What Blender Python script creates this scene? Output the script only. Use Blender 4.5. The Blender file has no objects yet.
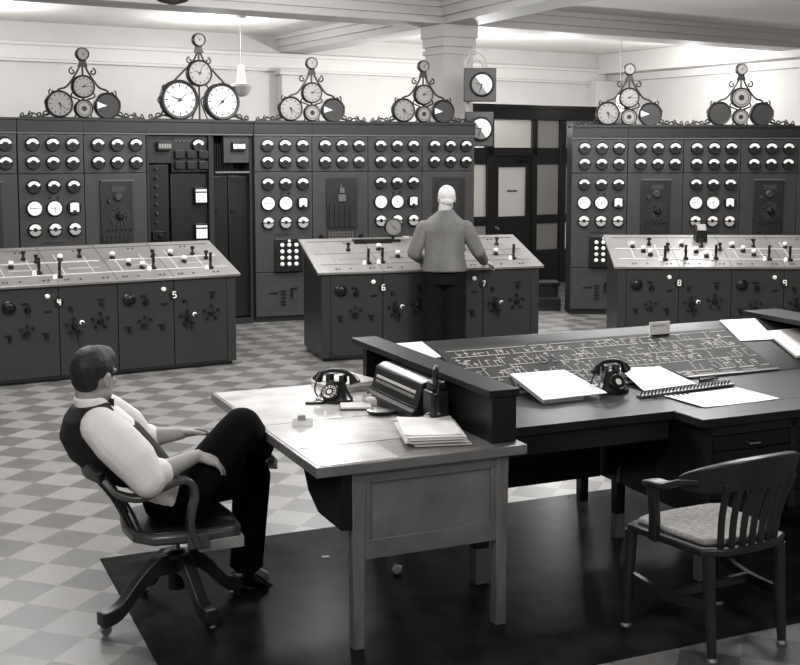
import bpy, bmesh, math, random
from mathutils import Vector, Matrix
R = math.radians
PI = math.pi
sc = bpy.context.scene
col = sc.collection
rnd = random.Random(7)

# ------------------------------------------------------------------ materials
def lin(s):
    s /= 255.0
    return s / 12.92 if s <= 0.04045 else ((s + 0.055) / 1.055) ** 2.4

def tone(s):
    g = lin(s)
    return (g * 1.02, g * 0.985, g * 0.95, 1)

def mat(name, s, rough=.5, metal=0.0, noise=0.0, scale=8.0, stretch=(1, 1, 1), spec=.5, bump=0.0, coat=0.0):
    m = bpy.data.materials.new(name)
    m.use_nodes = True
    nt = m.node_tree
    b = nt.nodes['Principled BSDF']
    b.inputs['Base Color'].default_value = tone(s)
    b.inputs['Roughness'].default_value = rough
    b.inputs['Metallic'].default_value = metal
    b.inputs['Specular IOR Level'].default_value = spec
    if coat:
        b.inputs['Coat Weight'].default_value = coat
        b.inputs['Coat Roughness'].default_value = .12
    if noise or bump:
        tc = nt.nodes.new('ShaderNodeTexCoord')
        mp = nt.nodes.new('ShaderNodeMapping')
        mp.inputs['Scale'].default_value = stretch
        nt.links.new(tc.outputs['Object'], mp.inputs['Vector'])
        nz = nt.nodes.new('ShaderNodeTexNoise')
        nz.inputs['Scale'].default_value = scale
        nz.inputs['Detail'].default_value = 4
        nt.links.new(mp.outputs['Vector'], nz.inputs['Vector'])
        if noise:
            rp = nt.nodes.new('ShaderNodeValToRGB')
            rp.color_ramp.elements[0].position = .3
            rp.color_ramp.elements[1].position = .7
            rp.color_ramp.elements[0].color = tone(max(0, s * (1 - noise)))
            rp.color_ramp.elements[1].color = tone(min(255, s * (1 + noise)))
            nt.links.new(nz.outputs['Fac'], rp.inputs['Fac'])
            nt.links.new(rp.outputs['Color'], b.inputs['Base Color'])
        if bump:
            bp = nt.nodes.new('ShaderNodeBump')
            bp.inputs['Strength'].default_value = bump
            bp.inputs['Distance'].default_value = .01
            nt.links.new(nz.outputs['Fac'], bp.inputs['Height'])
            nt.links.new(bp.outputs['Normal'], b.inputs['Normal'])
    return m

def emit(name, s, strength):
    m = mat(name, s)
    b = m.node_tree.nodes['Principled BSDF']
    b.inputs['Emission Color'].default_value = tone(s)
    b.inputs['Emission Strength'].default_value = strength
    return m

M = dict(
    board=mat('slate_board', 50, .45, noise=.08, scale=3),
    board_trim=mat('board_trim', 88, .35),
    fascia=mat('board_fascia', 28, .4),
    seam=mat('seam_black', 18, .6),
    black=mat('black_enamel', 26, .3),
    matte_black=mat('matte_black', 22, .75),
    white=mat('dial_white', 246, .5),
    cream=mat('dial_cream', 128, .5),
    bigdial=mat('dial_big', 200, .5),
    greyface=mat('dial_grey', 150, .5),
    iron=mat('wrought_iron', 24, .55),
    disc=mat('solid_disc', 40, .6),
    console=mat('console_enamel', 42, .38, noise=.05, scale=2),
    console_top=mat('console_top', 128, .32, metal=.35, noise=.05, scale=5),
    bus=mat('bus_strip', 180, .4),
    bus_dim=mat('bus_strip_dull', 118, .45),
    line_dark=mat('dark_line', 60, .5),
    chrome=mat('chrome', 200, .15, metal=1),
    darkmetal=mat('dark_metal', 36, .35, metal=.6),
    lamp_white=mat('lamp_cap_white', 240, .3),
    wood=mat('desk_wood', 112, .33, noise=.12, scale=5, stretch=(1, 9, 1), coat=.25),
    wood_v=mat('desk_wood_leg', 112, .33, noise=.12, scale=5, stretch=(9, 9, 1), coat=.25),
    wood_dark=mat('dark_desk_wood', 38, .36, noise=.15, scale=4, stretch=(1, 8, 1), spec=.12),
    wood_black=mat('black_stained_wood', 24, .4, noise=.15, scale=5, stretch=(2, 8, 2), spec=.2),
    chairwood=mat('chair_wood', 36, .38, noise=.2, scale=6, stretch=(3, 3, 1), coat=.08),
    chairarm=mat('chair_arm_wood', 72, .35, noise=.12, scale=6, stretch=(3, 3, 1), coat=.2),
    chairraw=mat('worn_chair_edge', 140, .6, noise=.15, scale=12),
    cushion=mat('woven_cushion', 150, .85, noise=.14, scale=60, bump=.3),
    slope=mat('mimic_board', 52, .5, noise=.06, scale=5, spec=.08),
    slope_line=mat('mimic_lines', 190, .6, spec=.1),
    paper=mat('paper', 245, .7),
    paper2=mat('paper_shade', 214, .7, noise=.03, scale=20),
    glass_paper=mat('paper_under_glass', 186, .25, noise=.13, scale=4, spec=.2),
    leather=mat('leather', 28, .4),
    skin=mat('skin', 162, .55, noise=.04, scale=12),
    hair_dark=mat('dark_hair', 30, .6, noise=.35, scale=30, stretch=(1, 5, 1), bump=.4),
    hair_white=mat('white_hair', 196, .7, noise=.06, scale=40, bump=.3),
    shirt=mat('white_shirt', 246, .8, bump=.9, scale=10, stretch=(1, 1, .6)),
    vest=mat('black_vest', 24, .85, bump=.2, scale=10),
    trousers=mat('dark_trousers', 17, .9, noise=.1, scale=8, bump=.3, spec=.08),
    jacket=mat('grey_jacket', 94, .9, noise=.12, scale=6, stretch=(1, 1, .5), bump=1.0),
    shoe=mat('black_shoe', 20, .25),
    wall=mat('plaster_wall', 178, .8, noise=.015, scale=2),
    ceil=mat('plaster_ceiling', 215, .85, noise=.015, scale=2),
    trim=mat('cornice', 184, .7),
    partition=mat('dark_partition_wood', 22, .4, noise=.1, scale=4),
    mat=mat('dark_linoleum', 35, .25, noise=.25, scale=6, spec=.035),
    mat_foot=mat('foot_cap', 120, .4, metal=.4),
    gaugebox=mat('gauge_box', 70, .45),
)

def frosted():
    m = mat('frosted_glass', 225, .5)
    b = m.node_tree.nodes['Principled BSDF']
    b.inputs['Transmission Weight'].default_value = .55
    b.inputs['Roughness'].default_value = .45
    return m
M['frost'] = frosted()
M['pane_dim'] = mat('glass_dim_painted', 150, .4)  # clear glass; the dim room behind is painted in as opaque grey
M['bulb'] = emit('lit_globe', 250, 3.0)

def floor_material():
    m = bpy.data.materials.new('checker_linoleum')
    m.use_nodes = True
    nt = m.node_tree
    b = nt.nodes['Principled BSDF']
    tc = nt.nodes.new('ShaderNodeTexCoord')
    mp = nt.nodes.new('ShaderNodeMapping')
    T = .2313
    mp.vector_type = 'TEXTURE'
    mp.inputs['Location'].default_value = (FX, FY, 0)
    mp.inputs['Rotation'].default_value = (0, 0, FA)
    mp.inputs['Scale'].default_value = (T, T, T)
    nt.links.new(tc.outputs['Object'], mp.inputs['Vector'])
    ck = nt.nodes.new('ShaderNodeTexChecker')
    ck.inputs['Scale'].default_value = 1.0
    ck.inputs['Color1'].default_value = tone(172)
    ck.inputs['Color2'].default_value = tone(120)
    add = nt.nodes.new('ShaderNodeVectorMath')
    add.operation = 'ADD'
    add.inputs[1].default_value = (1000, 1000, .5)
    nt.links.new(mp.outputs['Vector'], add.inputs[0])
    nt.links.new(add.outputs['Vector'], ck.inputs['Vector'])
    # a tone of its own for every tile, and marbling
    fl = nt.nodes.new('ShaderNodeVectorMath')
    fl.operation = 'FLOOR'
    nt.links.new(add.outputs['Vector'], fl.inputs[0])
    wn = nt.nodes.new('ShaderNodeTexWhiteNoise')
    nt.links.new(fl.outputs['Vector'], wn.inputs['Vector'])
    nz = nt.nodes.new('ShaderNodeTexNoise')
    nz.inputs['Scale'].default_value = 9
    nz.inputs['Detail'].default_value = 6
    nt.links.new(tc.outputs['Object'], nz.inputs['Vector'])
    mx = nt.nodes.new('ShaderNodeMath')
    mx.operation = 'MULTIPLY_ADD'
    mx.inputs[1].default_value = .16
    mx.inputs[2].default_value = .84
    nt.links.new(wn.outputs['Value'], mx.inputs[0])
    m2 = nt.nodes.new('ShaderNodeMath')
    m2.operation = 'MULTIPLY_ADD'
    m2.inputs[1].default_value = .35
    m2.inputs[2].default_value = .84
    nt.links.new(nz.outputs['Fac'], m2.inputs[0])
    m3 = nt.nodes.new('ShaderNodeMath')
    m3.operation = 'MULTIPLY'
    nt.links.new(mx.outputs[0], m3.inputs[0])
    nt.links.new(m2.outputs[0], m3.inputs[1])
    vm = nt.nodes.new('ShaderNodeVectorMath')
    vm.operation = 'SCALE'
    nt.links.new(ck.outputs['Color'], vm.inputs[0])
    nt.links.new(m3.outputs[0], vm.inputs['Scale'])
    nt.links.new(vm.outputs['Vector'], b.inputs['Base Color'])
    b.inputs['Roughness'].default_value = .34
    b.inputs['Specular IOR Level'].default_value = .45
    return m
FX, FY, FA = -1.649, 4.994, -.336

# ------------------------------------------------------------------ mesh builder
class MB:
    def __init__(s):
        s.v, s.f, s.m, s.T, s.mi = [], [], [], Matrix.Identity(4), 0
    def at(s, M4):
        s.T = M4
        return s
    def use(s, i):
        s.mi = i
        return s
    def add(s, vs, fs):
        o = len(s.v)
        s.v += [s.T @ Vector(p) for p in vs]
        s.f += [tuple(i + o for i in f) for f in fs]
        s.m += [s.mi] * len(fs)
        return s
    def box(s, x0, y0, z0, x1, y1, z1):
        x0, x1 = min(x0, x1), max(x0, x1); y0, y1 = min(y0, y1), max(y0, y1); z0, z1 = min(z0, z1), max(z0, z1)
        vs = [(x, y, z) for z in (z0, z1) for x, y in ((x0, y0), (x1, y0), (x1, y1), (x0, y1))]
        return s.add(vs, [(3, 2, 1, 0), (4, 5, 6, 7), (0, 1, 5, 4), (1, 2, 6, 5), (2, 3, 7, 6), (3, 0, 4, 7)])
    def hexa(s, b, t):          # four bottom corners and four top corners, both counter-clockwise from above
        return s.add(list(b) + list(t), [(3, 2, 1, 0), (4, 5, 6, 7), (0, 1, 5, 4), (1, 2, 6, 5), (2, 3, 7, 6), (3, 0, 4, 7)])
    def prism(s, poly, z0, z1):  # polygon (x,y) counter-clockwise extruded in z
        n = len(poly)
        vs = [(x, y, z0) for x, y in poly] + [(x, y, z1) for x, y in poly]
        fs = [tuple(range(n - 1, -1, -1)), tuple(range(n, 2 * n))]
        fs += [(i, (i + 1) % n, n + (i + 1) % n, n + i) for i in range(n)]
        return s.add(vs, fs)
    def prism_y(s, poly, y0, y1):  # polygon (x,z) clockwise-free extruded in y
        n = len(poly)
        vs = [(x, y0, z) for x, z in poly] + [(x, y1, z) for x, z in poly]
        fs = [tuple(range(n)), tuple(range(2 * n - 1, n - 1, -1))]
        fs += [((i + 1) % n, i, n + i, n + (i + 1) % n) for i in range(n)]
        return s.add(vs, fs)
    def prism_x(s, poly, x0, x1):  # polygon (y,z) extruded in x
        n = len(poly)
        vs = [(x0, y, z) for y, z in poly] + [(x1, y, z) for y, z in poly]
        fs = [tuple(range(n - 1, -1, -1)), tuple(range(n, 2 * n))]
        fs += [(i, (i + 1) % n, n + (i + 1) % n, n + i) for i in range(n)]
        return s.add(vs, fs)
    def cone(s, p0, p1, r0, r1, n=16):
        p0, p1 = Vector(p0), Vector(p1)
        d = p1 - p0
        if d.length < 1e-7:
            return s
        d.normalize()
        a = d.orthogonal().normalized()
        b = d.cross(a)
        vs = []
        for p, r in ((p0, r0), (p1, r1)):
            for i in range(n):
                t = 2 * PI * i / n
                vs.append(p + (a * math.cos(t) + b * math.sin(t)) * r)
        fs = [tuple(range(n - 1, -1, -1)), tuple(range(n, 2 * n))]
        fs += [(i, (i + 1) % n, n + (i + 1) % n, n + i) for i in range(n)]
        return s.add(vs, fs)
    def ball(s, c, r, n=12, rot=None):
        r = (r, r, r) if not hasattr(r, '__len__') else r
        c = Vector(c)
        h = n // 2
        vs = [(0, 0, 1)]
        for j in range(1, h):
            t = PI * j / h
            for i in range(n):
                a = 2 * PI * i / n
                vs.append((math.sin(t) * math.cos(a), math.sin(t) * math.sin(a), math.cos(t)))
        vs.append((0, 0, -1))
        out = []
        for p in vs:
            q = Vector((p[0] * r[0], p[1] * r[1], p[2] * r[2]))
            if rot is not None:
                q = rot @ q
            out.append(q + c)
        fs = [(0, 1 + i, 1 + (i + 1) % n) for i in range(n)]
        for j in range(h - 2):
            o = 1 + j * n
            fs += [(o + i, o + n + i, o + n + (i + 1) % n, o + (i + 1) % n) for i in range(n)]
        o = 1 + (h - 2) * n
        L = len(vs) - 1
        fs += [(o + i, L, o + (i + 1) % n) for i in range(n)]
        return s.add(out, fs)
    def lathe(s, prof, n=20, axis='z', c=(0, 0, 0)):   # profile (r, h); closed with caps
        vs, fs = [], []
        for r, h in prof:
            for i in range(n):
                t = 2 * PI * i / n
                x, y = r * math.cos(t), r * math.sin(t)
                if axis == 'z': p = (c[0] + x, c[1] + y, c[2] + h)
                else: p = (c[0] + x, c[1] - h, c[2] + y)      # axis towards -y
                vs.append(p)
        k = len(prof)
        for j in range(k - 1):
            for i in range(n):
                fs.append((j * n + i, j * n + (i + 1) % n, (j + 1) * n + (i + 1) % n, (j + 1) * n + i))
        fs.append(tuple(range(n - 1, -1, -1)))
        fs.append(tuple((k - 1) * n + i for i in range(n)))
        return s.add(vs, fs)
    def tube(s, pts, r, n=8, close=False, flat=None):
        pts = [Vector(p) for p in pts]
        m = len(pts)
        rs = r if hasattr(r, '__len__') else [r] * m
        vs = []
        prev = None
        for i, p in enumerate(pts):
            if close: d = pts[(i + 1) % m] - pts[i - 1]
            else: d = pts[min(i + 1, m - 1)] - pts[max(i - 1, 0)]
            d.normalize()
            if prev is None: a = d.orthogonal().normalized()
            else:
                a = prev - d * prev.dot(d)
                a = a.normalized() if a.length > 1e-6 else d.orthogonal().normalized()
            prev = a
            b = d.cross(a)
            for k in range(n):
                t = 2 * PI * k / n
                vs.append(p + (a * math.cos(t) + b * math.sin(t)) * rs[i])
        fs = []
        for i in range(m if close else m - 1):
            j = (i + 1) % m
            fs += [(i * n + k, i * n + (k + 1) % n, j * n + (k + 1) % n, j * n + k) for k in range(n)]
        if not close:
            fs.append(tuple(range(n - 1, -1, -1)))
            fs.append(tuple((m - 1) * n + k for k in range(n)))
        return s.add(vs, fs)
    def ribbon(s, pts, w, t, up=(0, 0, 1)):   # rectangular section swept along a path: w along 'side', t along the path normal
        pts = [Vector(p) for p in pts]
        m = len(pts)
        vs = []
        up = Vector(up)
        ws = w if hasattr(w, '__len__') else [w] * m
        for i, p in enumerate(pts):
            d = (pts[min(i + 1, m - 1)] - pts[max(i - 1, 0)]).normalized()
            sd = up - d * up.dot(d)
            sd.normalize()
            nn = d.cross(sd)
            for a, b in ((-1, -1), (1, -1), (1, 1), (-1, 1)):
                vs.append(p + sd * (a * ws[i] / 2) + nn * (b * t / 2))
        fs = []
        for i in range(m - 1):
            fs += [(i * 4 + k, i * 4 + (k + 1) % 4, i * 4 + 4 + (k + 1) % 4, i * 4 + 4 + k) for k in range(4)]
        fs += [(3, 2, 1, 0), tuple((m - 1) * 4 + k for k in range(4))]
        return s.add(vs, fs)
    def loft(s, rings, n=20):    # rings: (centre, half-axis vector, half-axis vector)
        vs = []
        for c, a, b in rings:
            c, a, b = Vector(c), Vector(a), Vector(b)
            for i in range(n):
                t = 2 * PI * i / n
                vs.append(c + a * math.cos(t) + b * math.sin(t))
        fs = []
        k = len(rings)
        for j in range(k - 1):
            fs += [(j * n + i, j * n + (i + 1) % n, (j + 1) * n + (i + 1) % n, (j + 1) * n + i) for i in range(n)]
        fs.append(tuple(range(n - 1, -1, -1)))
        fs.append(tuple((k - 1) * n + i for i in range(n)))
        return s.add(vs, fs)
    def disc(s, x, y, z, r, n=24, a0=0, a1=360, r0=0.0, th=.002):   # flat disc or sector facing -y with thickness
        full = abs(a1 - a0) >= 360
        k = n if full else n + 1
        out = [(x + r * math.cos(R(a0 + (a1 - a0) * i / n)), z + r * math.sin(R(a0 + (a1 - a0) * i / n))) for i in range(k)]
        if r0 <= 0 and full:
            return s.prism_y(out, y - th, y)
        if r0 <= 0:
            return s.prism_y(out + [(x, z)] if abs(a1 - a0) < 180 else out, y - th, y)
        inn = [(x + r0 * math.cos(R(a0 + (a1 - a0) * i / n)), z + r0 * math.sin(R(a0 + (a1 - a0) * i / n))) for i in range(k)]
        vs = [(p[0], y - th, p[1]) for p in out] + [(p[0], y - th, p[1]) for p in inn]
        vs += [(p[0], y, p[1]) for p in out] + [(p[0], y, p[1]) for p in inn]
        fs = []
        rng = range(k if full else k - 1)
        for i in rng:
            j = (i + 1) % k
            fs += [(i, j, k + j, k + i), (2 * k + j, 2 * k + i, 3 * k + i, 3 * k + j), (i, 2 * k + i, 2 * k + j, j), (k + j, 3 * k + j, 3 * k + i, k + i)]
        if not full:
            fs += [(0, k, 3 * k, 2 * k), (k - 1, 3 * k - 1, 4 * k - 1, 2 * k - 1)]
        return s.add(vs, fs)
    def mesh(s, name, mats, angle=32):
        me = bpy.data.meshes.new(name)
        me.from_pydata([tuple(p) for p in s.v], [], s.f)
        for m in (mats if isinstance(mats, (list, tuple)) else [mats]):
            me.materials.append(m)
        me.polygons.foreach_set('material_index', s.m)
        bm = bmesh.new()
        bm.from_mesh(me)
        bmesh.ops.recalc_face_normals(bm, faces=bm.faces)
        bm.to_mesh(me)
        bm.free()
        me.polygons.foreach_set('use_smooth', [True] * len(me.polygons))
        me.set_sharp_from_angle(angle=R(angle))
        me.update()
        return me
    def build(s, name, mats, parent=None, loc=(0, 0, 0), rz=0, bev=0, angle=32):
        return link(name, s.mesh(name, mats, angle), parent, loc, rz, bev)

def link(name, me, parent=None, loc=(0, 0, 0), rz=0, bev=0):
    o = bpy.data.objects.new(name, me)
    col.objects.link(o)
    o.location = loc
    o.rotation_euler = (0, 0, rz)
    if parent is not None:
        o.parent = parent
    if bev:
        b = o.modifiers.new('bevel', 'BEVEL')
        b.width = bev
        b.segments = 2
        b.limit_method = 'ANGLE'
        b.angle_limit = R(40)
    return o

def tag(o, label, cat, group=None, kind=None):
    o['label'] = label
    o['category'] = cat
    if group: o['group'] = group
    if kind: o['kind'] = kind
    return o

def thing(name, label, cat, loc=(0, 0, 0), rz=0, group=None):
    o = bpy.data.objects.new(name, None)
    o.empty_display_size = .1
    col.objects.link(o)
    o.location = loc
    o.rotation_euler = (0, 0, rz)
    return tag(o, label, cat, group)

def struct(o, label=None):
    o['kind'] = 'structure'
    if label: o['label'] = label
    return o

def copy_tree(o, parent=None):
    c = o.copy()
    col.objects.link(c)
    if parent is not None: c.parent = parent
    for ch in list(o.children): copy_tree(ch, c)
    return c

def Tr(x, y, z, rz=0, rx=0):
    return Matrix.Translation((x, y, z)) @ Matrix.Rotation(rz, 4, 'Z') @ Matrix.Rotation(rx, 4, 'X')

def arc(cx, cz, r, a0, a1, n=10, y=0):
    return [(cx + r * math.cos(R(a0 + (a1 - a0) * i / n)), y, cz + r * math.sin(R(a0 + (a1 - a0) * i / n))) for i in range(n + 1)]

def spiral(cx, cz, r0, r1, a0, a1, n=14, y=0):
    return [(cx + (r0 + (r1 - r0) * i / n) * math.cos(R(a0 + (a1 - a0) * i / n)), y, cz + (r0 + (r1 - r0) * i / n) * math.sin(R(a0 + (a1 - a0) * i / n))) for i in range(n + 1)]

def spline(pts, k=6):    # Catmull-Rom through points
    P = [Vector(p) for p in pts]
    P = [P[0] * 2 - P[1]] + P + [P[-1] * 2 - P[-2]]
    out = []
    for i in range(1, len(P) - 2):
        for j in range(k):
            t = j / k
            a, b, c, d = P[i - 1], P[i], P[i + 1], P[i + 2]
            out.append(.5 * ((2 * b) + (c - a) * t + (2 * a - 5 * b + 4 * c - d) * t * t + (3 * b - a - 3 * c + d) * t ** 3))
    out.append(P[-2])
    return out

# ------------------------------------------------------------------ the room
# checker: the dark tile is the one whose two indices differ in parity
M['mat'].node_tree.nodes['Principled BSDF'].inputs['IOR'].default_value = 1.22
fm = floor_material()
for n in fm.node_tree.nodes:
    if n.bl_idname == 'ShaderNodeTexChecker':
        n.inputs['Color1'].default_value, n.inputs['Color2'].default_value = tone(94), tone(128)
struct(MB().box(-16, -3, -.2, 16, 32, 0).build('floor', fm))
struct(MB().box(-16, -3, 3.95, 16, 32, 4.1).build('ceiling', M['ceil']))
WA = R(31.5)
WL = (-3.35, 19.1, 0)
struct(MB().box(-12, 0, 0, 8.95, .25, 3.95).build('wall_back', M['wall'], None, WL, WA))
cx, cy = WL[0] + 8.95 * math.cos(WA), WL[1] + 8.95 * math.sin(WA)
struct(MB().box(0, -12, 0, .25, .0, 3.95).build('wall_right', M['wall'], None, (cx, cy, 0), WA))
struct(MB().box(-12, -.07, 3.40, 8.7, 0, 3.62).box(-12, -.11, 3.60, 8.7, 0, 3.66).box(-12, -.07, 3.36, 8.7, 0, 3.40).build('trim_1', M['trim'], None, WL, WA, .01))
struct(MB().box(-.10, -12, 3.42, 0, 0, 3.56).box(-.45, -12, 3.56, 0, 0, 3.95).build('trim_2', M['trim'], None, (cx, cy, 0), WA, .01))
CX, CY = .66, 15.95
BA = R(31)
def beam(mb, x0, x1, w, z):
    mb.box(x0, -w / 2, z, x1, w / 2, 3.95)
    mb.box(x0, -w / 2 - .06, z + .09, x1, w / 2 + .06, 3.95)
    mb.box(x0, -w / 2 - .12, z + .2, x1, w / 2 + .12, 3.95)
    return mb
struct(beam(MB(), -12, 11, .56, 3.68).build('trim_3', M['trim'], None, (CX, CY, 0), BA, .008))
struct(beam(MB(), .3, 5.0, .5, 3.68).build('trim_4', M['trim'], None, (CX, CY, 0), BA + PI / 2, .008))
struct(beam(MB(), -16, -.3, .5, 3.68).build('trim_5', M['trim'], None, (CX, CY, 0), BA + R(84), .008))
mb = MB().box(-.235, -.235, 0, .235, .235, 3.4).box(-.26, -.26, 3.3, .26, .26, 3.36).box(-.28, -.28, 3.52, .28, .28, 3.7).box(-.26, -.26, 3.4, .26, .26, 3.52)
struct(mb.build('column', M['wall'], None, (CX, CY, 0), BA, .008), 'square plaster column carrying the beam behind the switchboard')
struct(MB().box(1.5, -.2, 0, 2.1, 0, 3.3).box(1.44, -.26, 3.3, 2.16, 0, 3.36).box(1.46, -.24, 3.36, 2.14, 0, 3.40).build('trim_6', M['wall'], None, WL, WA, .008))
struct(MB().box(8.3, -.25, 0, 8.95, 0, 3.42).build('trim_7', M['wall'], None, WL, WA, .008))

# partition with the door
PA = R(32)
PO = (1.5, 17.5, 0)
mb = MB()
for x0, x1 in ((-1.3, -.55), (-.24, -.12), (.6, .70), (1.14, 1.26), (1.9, 2.5)):
    mb.box(x0, 0, 0, x1, .1, 2.66)
mb.box(-1.3, -.02, 2.5, 2.5, .12, 2.69)
mb.box(-1.3, -.04, 2.66, 2.5, .14, 2.72)
for x0, x1 in ((-.55, -.24), (.70, 1.14), (1.26, 1.9)):
    mb.box(x0, .01, 1.98, x1, .09, 2.08)
    mb.box(x0, .01, .0, x1, .09, .52)
    mb.box(x0, .01, .93, x1, .09, 1.06)
    mb.box(x0, .01, 1.83, x1, .09, 1.99)
mb.box(-.24, 0, 1.95, .70, .1, 2.08)
struct(mb.build('wall_inner', M['partition'], None, PO, PA, .004), 'dark wooden partition between the two switchboards')
def pane(n, x0, z0, x1, z1, m):
    struct(MB().box(x0 - .01, .045, z0 - .01, x1 + .01, .055, z1 + .01).build('window_%d' % n, M[m], None, PO, PA))
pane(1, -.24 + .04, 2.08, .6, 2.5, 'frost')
pane(2, .70, 2.08, 1.14, 2.5, 'pane_dim')
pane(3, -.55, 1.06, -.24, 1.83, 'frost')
pane(4, .70, 1.06, 1.14, 1.83, 'pane_dim')
pane(5, -.55, .52, -.24, .93, 'pane_dim')
pane(6, .70, .52, 1.14, .93, 'pane_dim')
pane(7, 1.26, 2.08, 1.9, 2.5, 'pane_dim')
pane(8, 1.26, 1.06, 1.9, 1.83, 'pane_dim')
struct(MB().box(-.24, .02, 2.08, -.2, .08, 2.5).build('trim_8', M['partition'], None, PO, PA))
mb = MB()
mb.box(-.12, .02, .01, -.02, .08, 1.95).box(.5, .02, .01, .6, .08, 1.95).box(-.02, .02, 1.79, .5, .08, 1.95).box(-.02, .02, .01, .5, .08, 1.05)
dr = struct(mb.build('door_1', M['partition'], None, PO, PA, .004), 'dark door with a frosted glass pane behind the boards')
MB().box(-.03, .045, 1.04, .51, .055, 1.80).build('door_pane', M['frost'], dr)
mb = MB()
x = .16
for wd in (.018, .012, .02, .012, 0, .014, .02, .018, .012):
    if wd: mb.box(x, .040, 1.415, x + wd, .046, 1.445)
    x += wd + .007
mb.build('lettering', M['seam'], dr)
mb = MB().lathe([(.03, 0), (.03, .006), (.012, .012), (.012, .035), (.028, .045), (.02, .065)], 14, 'y', (-.07, .02, .88))
mb.build('door_knob', M['chrome'], dr)
MB().box(.40, -.03, 1.86, .58, .02, 1.93).tube([(.42, -.02, 1.9), (.34, -.1, 1.9), (.24, -.02, 1.93)], .008).build('door_closer', M['darkmetal'], dr)

t = thing('step_stool', 'low dark two-tread step standing beside the right-hand switchboard', 'step', (1.62, 14.72, 0))
MB().box(0, .0, 0, .42, .25, .03).box(0, 0, .03, .42, .25, .16).build('lower_tread', M['wood_black'], t, bev=.006)
MB().box(.1, .25, 0, .42, .55, .30).box(.08, .23, .30, .44, .57, .34).build('upper_tread', M['wood_black'], t, bev=.006)

# ------------------------------------------------------------------ switchboards
def needle(mb, y, ang, L, w=.006, x=0, z=0, tail=.1):
    a = R(ang)
    d = (math.cos(a), math.sin(a))
    p = (-d[1], d[0])
    q = [(x + p[0] * w / 2 - d[0] * L * tail, z + p[1] * w / 2 - d[1] * L * tail), (x - p[0] * w / 2 - d[0] * L * tail, z - p[1] * w / 2 - d[1] * L * tail),
         (x - p[0] * w / 5 + d[0] * L, z - p[1] * w / 5 + d[1] * L), (x + p[0] * w / 5 + d[0] * L, z + p[1] * w / 5 + d[1] * L)]
    return mb.prism_y(q, y - .0015, y)

def case_mesh(r, d=.04):
    return MB().lathe([(r * .8, 0), (r, 0), (r, d * .7), (r * .93, d), (r * .86, d), (r * .84, d * .8)], 22, 'y').mesh('meter', M['black'])
CASE = case_mesh(.077)
CASE_BIG = case_mesh(.088)
def arc_face(var):
    mb = MB().use(0).disc(0, -.0335, -.018, .073, 16, 22, 158, .040)
    mb.use(1)
    needle(mb, -.037, 60 + var * 30, .066, .004, 0, -.018)
    mb.use(2).disc(0, -.0335, -.018, .012, 12)
    return mb.mesh('meter_face', [M['white'], M['seam'], M['darkmetal']])
ARC = [arc_face(i) for i in range(3)]
def round_face(var):
    mb = MB().use(0).disc(0, -.0335, 0, .076, 28)
    mb.use(1)
    for k in range(12):
        a = R(30 * k)
        mb.prism_y([(.062 * math.cos(a) - .002, .062 * math.sin(a) - .002), (.062 * math.cos(a) + .002, .062 * math.sin(a) - .002), (.071 * math.cos(a) + .002, .071 * math.sin(a) + .002), (.071 * math.cos(a) - .002, .071 * math.sin(a) + .002)], -.0365, -.0355)
    needle(mb, -.037, (0, 95)[var], .06, .006, tail=.9)
    if var: needle(mb, -.037, 10, .05, .004, tail=.8)
    mb.disc(0, -.0355, 0, .006, 10)
    return mb.mesh('meter_face', [M['white'], M['darkmetal']])
RND = [round_face(0), round_face(1)]
FAN = MB().use(0).disc(0, -.0335, -.07, .125, 12, 66, 114, .075).prism_y([(-.046, -.045), (.046, -.045), (.046, .042), (.0, .05), (-.046, .042)], -.0345, -.0335).use(1).disc(0, -.0355, -.045, .022, 12, 0, 180).mesh('meter_face', [M['white'], M['seam']])
HALF = MB().use(0).disc(0, -.0335, 0, .070, 16, 12, 168, .026).use(1).disc(0, -.0335, 0, .062, 16, 190, 350, .02).use(2).disc(0, -.036, -.004, .012, 14).mesh('meter_face', [M['white'], M['greyface'], M['darkmetal']])  # grey lower sector paints in the reflection on the meter glass

def meter(p, x, z, case, face):
    o = link('meter', case, p, (x, 0, z))
    link('meter_face', face, o)

XS = (.155, .365, .575)
def board_body(p, w, open_front=False):
    mb = MB().box(.004, .012, .06, w - .004, .45, 2.35)
    mb.box(0, .03, 0, w, .45, .06)
    if not open_front:
        mb.build('cabinet_body', M['seam'], p)
        MB().box(.004, 0, .07, w - .004, .014, .585).build('lower_panel', M['board'], p, bev=.003)
        MB().box(.004, 0, .597, w - .004, .014, 1.768).build('instrument_panel', M['board'], p, bev=.003)
        MB().box(.004, 0, 1.778, w - .004, .014, 2.19).build('meter_panel', M['board'], p, bev=.003)
    mb = MB().box(0, -.02, 2.215, w, .45, 2.36).box(0, -.035, 2.335, w, .46, 2.362)
    mb.build('fascia', M['fascia'], p, bev=.003)
    MB().box(0, -.012, 2.195, w, .02, 2.213).build('trim_strip', M['board_trim'], p)

def six(p, k=0):
    for r_, z in enumerate((2.085, 1.893)):
        for i, x in enumerate(XS):
            meter(p, x, z, CASE, ARC[(i + r_ + k) % 3])
    mb = MB()
    for x in XS: mb.box(x - .03, -.004, 2.172, x + .03, .0, 2.18)
    mb.build('name_plate', M['board_trim'], p)

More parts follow.
